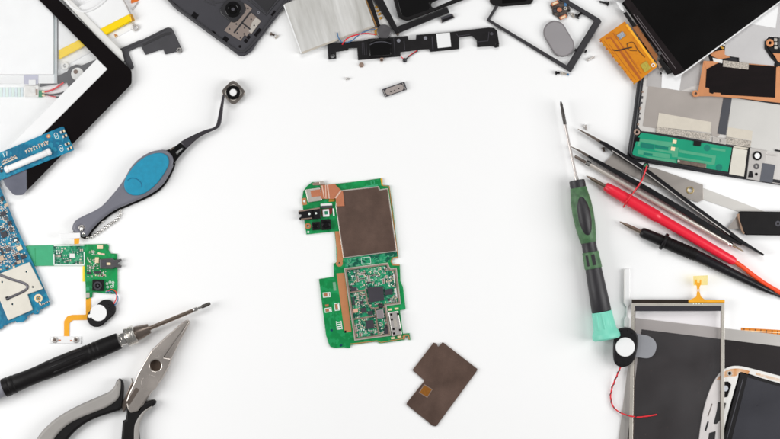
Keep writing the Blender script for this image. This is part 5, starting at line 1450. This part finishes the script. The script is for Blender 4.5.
t = thing("plastic_clip", "slender white plastic clip with a narrow waist beside the mint cap", "clip", 627, 296)
Part().prism(rnd([(624, 268.8), (629.8, 268.4), (630, 304), (628.8, 306.4), (628.2, 316), (630.2, 319), (630.2, 327.6), (623.6, 327), (623.8, 319.4), (626, 316), (626.4, 307), (623.6, 303.4)], .7), .3, 3.4, M_white, .7, seg=2).build("body", t)
Part().prism([(623.8, 269.4), (625.4, 269.2), (625.2, 303.6), (623.6, 302.8)], 3.4, 3.9, M_offw, .15).build("rib", t)

# ================================================================== BOTTOM RIGHT
t = thing("lcd_panel", "large dark brown-black panel with a grey metal border, bottom right", "display", 700, 390)
Part().prism([(634.4, 317.8), (812, 338.4), (812, 470), (614.6, 470)], .2, 2.2, mat("panel_border", (186, 182, 178), rough=.38, metal=.5, var=.06, scale=50, streak=(7, 5)), .3).build("border", t)
Part().prism([(641.6, 329.2), (812, 350.2), (812, 470), (623.6, 470)], 2.2, 2.5, mat("panel_dark", (33, 28, 29), rough=.4, var=.2, scale=40, spec=.25), .08).build("screen", t)
R = random.Random(11)
P = Part()
for k in range(22):
    P.disc(R.uniform(640, 770), R.uniform(338, 436), R.uniform(.1, .26), 2.5, 2.56, M_capb, 0, 0, 8)
sp_ = P.build("dust_speck", t)
sp_["kind"] = "stuff"

t = thing("flex_strip", "short striped orange flex strip poking out behind the dark panel, right edge", "flex cable", 765, 332)
Part().prism([(741, 327.6), (800, 331), (800, 337.4), (741, 334)], .1, .8 - .5, mat("strip_amber", (214, 126, 26), rough=.35, var=.2, scale=200), .03).build("strip", t)
P = Part()
for k in range(9):
    P.prism(rrect(744 + k * 5.6, 331 + k * .36, 1.0, 5.2, 4), .3, .4, mat("dash_brown", (110, 56, 14), rough=.4), 0)
P.prism(strip([(742, 330.4), (800, 333.8)], .8), .3, .45, M_pad, 0)
P.build("trace", t)

t = thing("phone_shell", "white phone mid-frame around a dark grey screen, bottom right corner", "phone frame", 745, 410)
fo = smooth([(697, 452), (699, 439), (701, 424), (704, 409), (709.6, 391), (717, 376.6), (726, 368.2), (738.6, 365.8), (760, 370.6), (780, 375.8), (812, 384)], 5) + [(812, 470), (695, 470)]
Part().prism(fo, 2.6, 3.4, M_matte, .1).build("back", t)
wf = smooth([(697, 452), (699, 439), (701, 424), (704, 409), (709.6, 391), (717, 376.6), (726, 368.2), (738.6, 365.8), (760, 370.6), (780, 375.8), (812, 384)], 5) + \
    smooth([(812, 392), (780, 383.4), (760, 377.6), (741, 372), (737.4, 380), (731, 402), (725, 425), (718, 455)], 5) + [(716, 470), (693, 470)]
fr_ = Part().prism(wf, 3.4, 6.6, mat("frame_white", (228, 226, 222), rough=.35, metal=0.05, var=.06, scale=120), .5,
                   [rnd([(723.6, 382), (728, 381.4), (731.4, 384.6), (727.6, 397), (722.6, 397.6), (719.8, 392)], 1.6), rnd([(718, 402), (726.2, 403), (722, 418.6), (717, 424), (713.4, 424), (717, 410)], 1), circ(729.8, 373.4, 1.7, 16),
                    rnd([(709, 433), (716, 431), (714, 450), (707, 450)], 1)]).build("frame", t)
sub(Part().prism(smooth([(716.4, 379.4), (726, 370.6), (738, 368.4), (750, 371)], 5) + smooth([(748, 374), (739.8, 371.8), (736, 376), (727.4, 376.4), (721, 380)], 5), 6.6, 6.75, mat("rust_orange", (204, 134, 66), rough=.5, col2=(226, 196, 164), mix=(.35, .7), scale=160), .05, [circ(729.8, 373.4, 2.4, 16)]), "rust_stain", fr_, t)
sub(Part().prism(smooth([(756, 372.4), (768, 375.6), (781, 379), (800, 384)], 4) + smooth([(800, 387), (781, 382), (768, 378.4), (756, 374.6)], 4), 6.6, 6.75, mat("rust_pale", (214, 172, 132), rough=.5, col2=(228, 216, 204), mix=(.3, .6), scale=240), .05), "stain", fr_, t)
sub(Part().disc(729.8, 373.4, 2.7, 6.6, 7.1, M_tinlt, 1.7, .15, 20), "eyelet", fr_, t)
sub(Part().disc(725.4, 388.4, 3.0, 3.4, 5.0, mat("sensor_pale", (196, 200, 206), rough=.4), 0, .4, 18), "sensor", fr_, t)
sub(Part().prism(stad(708, 422, 705.6, 430, .9), 6.6, 6.7, M_hole, .02).prism(stad(712, 404, 708, 416, .5), 6.6, 6.7, M_dksteel, .02), "slot", fr_, t)
Part().prism([(740.6, 372.6), (780, 384), (812, 393), (812, 470), (716.4, 470), (726, 430), (733, 402)], 3.4, 6.0, M_black, .4).build("inner_bezel", t)
Part().prism([(747.4, 377.2), (812, 396), (812, 470), (724.4, 470), (735, 426)], 6.0, 6.3, mat("screen_slate", (52, 52, 58), rough=.3, var=.2, scale=35, spec=.35), .1).build("screen", t)
P = Part()
P.prism(strip([(743, 379), (724, 450)], .8), 6.0, 6.25, M_slate, .05)
P.build("ridge", t)

# touch glass with steel frame
t = thing("touch_glass", "clear touch glass in a thin steel frame with an amber flex tail on top", "touch panel", 678, 370)
ZG = 8.0
Part().prism([(631.6, 303.2), (724.6, 303.2), (724.2, 470), (628.6, 470)], ZG, ZG + 1.2, mat("frame_steel", (214, 208, 198), rough=.28, metal=.6, var=.08, scale=100), .3,
             [[(635, 306), (721.4, 306), (720.4, 466), (632.4, 466)]]).build("frame", t)
Part().prism([(631.8, 299.4), (724.6, 299.6), (724.6, 303.2), (631.8, 303)], ZG, ZG + 1.4, mat("bar_black", (38, 28, 20), rough=.3, var=.2, scale=90), .2).build("top_bar", t)
Part().prism([(688.6, 299.6), (724.8, 300), (724.8, 302.4), (688.6, 302.4)], ZG + 1.4, ZG + 1.6, M_flex, .05).build("amber_edge", t)
Part().prism([(634.6, 305.6), (721.8, 305.6), (721.6, 311), (634.6, 311.2)], ZG + .2, ZG + 1.0, mat("band_slate", (50, 48, 54), rough=.3, var=.1, scale=60), .05).build("dark_band", t)
Part().prism(strip([(635.2, 308), (633, 466)], .7), ZG + .3, ZG + 1.4, M_dksteel, .1).prism(strip([(721, 308), (720.2, 466)], .6), ZG + .3, ZG + 1.4, M_dksteel, .1).build("inner_line", t)
Part().prism([(635, 311), (721, 311), (720, 466), (632.6, 466)], ZG + .4, ZG + .9, glass("touch_clear", (0.975, 0.965, 0.97), .015, .017), 0).build("glass", t)
fx = Part().prism(rnd([(688.6, 302.4), (688.4, 300.6), (696.2, 296.6), (697, 292), (696.8, 286), (694.8, 283.4), (695, 279.8), (697, 279.4), (697.4, 282.6), (699.6, 282.6), (700, 279.6), (701.4, 280), (701.2, 284), (699.6, 287), (699.6, 292), (701, 296.4), (706, 300.6), (706.4, 302.4)], .5), ZG + 1.4, ZG + 1.9, M_flex, .1, [stad(698.2, 289.4, 698.2, 291, .7)]).build("flex_tail", t)
sub(Part().prism([(693.2, 276), (707.8, 275.2), (707.6, 285), (693.6, 285.4)], ZG + .8, ZG + 1.2, glass("yellow_film", (1.0, .93, .62), .03, .05), 0), "film_end", fx, t)
P = Part()
for k in range(4):
    P.disc(693.4 + k * 2.9, 303.6, .7, ZG + 1.4, ZG + 1.7, M_print, 0, .1, 10)
P.build("solder_dot", t)

# speaker with red lead
t = thing("oval_speaker", "oval black speaker with white disc, grey sticky pad and long red lead", "speaker", 626, 347)
ZS = 9.4
s_ = Part().prism(smooth([(619, 329), (625.6, 327.6), (633, 329.6), (638, 336.6), (637.8, 346), (635, 358), (630, 364.8), (623, 367), (617, 365.4), (613.8, 359.6), (613.4, 346), (615, 335)], 4, True), ZS, ZS + 5, M_black, 1.3, seg=2).build("speaker", t)
sub(Part().disc(625.2, 347, 9.6, ZS + 5, ZS + 5.8, M_white, 0, .4, 40), "diaphragm", s_, t)
P = Part()
for x, y in ((617, 362), (620, 364.2), (624, 364.4), (628, 362), (631, 358.6), (632, 333.4), (627.4, 330.6), (621.6, 331)):
    P.disc(x, y, .6, ZS + 5, ZS + 5.1, M_hole, 0, 0, 10)
sub(P, "hole", s_, t)
Part().prism(smooth([(634, 335), (642, 334.6), (650, 336.6), (655.4, 341.6), (656.4, 348), (654, 354.4), (648.6, 358), (641, 357.6), (634, 355)], 4, True), ZS, ZS + 1.2, mat("pad_grey_blue", (142, 143, 148), rough=.5, var=.06, scale=100), .4).build("adhesive_pad", t)
wp = [(621, 366, 12), (618.8, 371, 10), (615.4, 379, 6), (612, 388, 3), (610.6, 397, 2), (613, 406, 2.4), (619, 411.8, 4), (628, 415.4, 9.8), (638, 417, 10.2), (648, 416, 10.2), (657, 414.4, 10.2)]
Part().tube(wp, .75, M_red).build("wire", t, "red wire")
tw = smooth(wp, 6)
pp = []
for i, p in enumerate(tw[:52]):
    a = i * 1.25
    pp.append((p[0] + .7 * math.cos(a), p[1] + .4 * math.cos(a), p[2] + .7 * math.sin(a)))
Part().tube([(617.6, 365, 11)] + pp, .5, M_blackw, n=8, sub=2).build("wire", t, "black wire twisted round the red one")
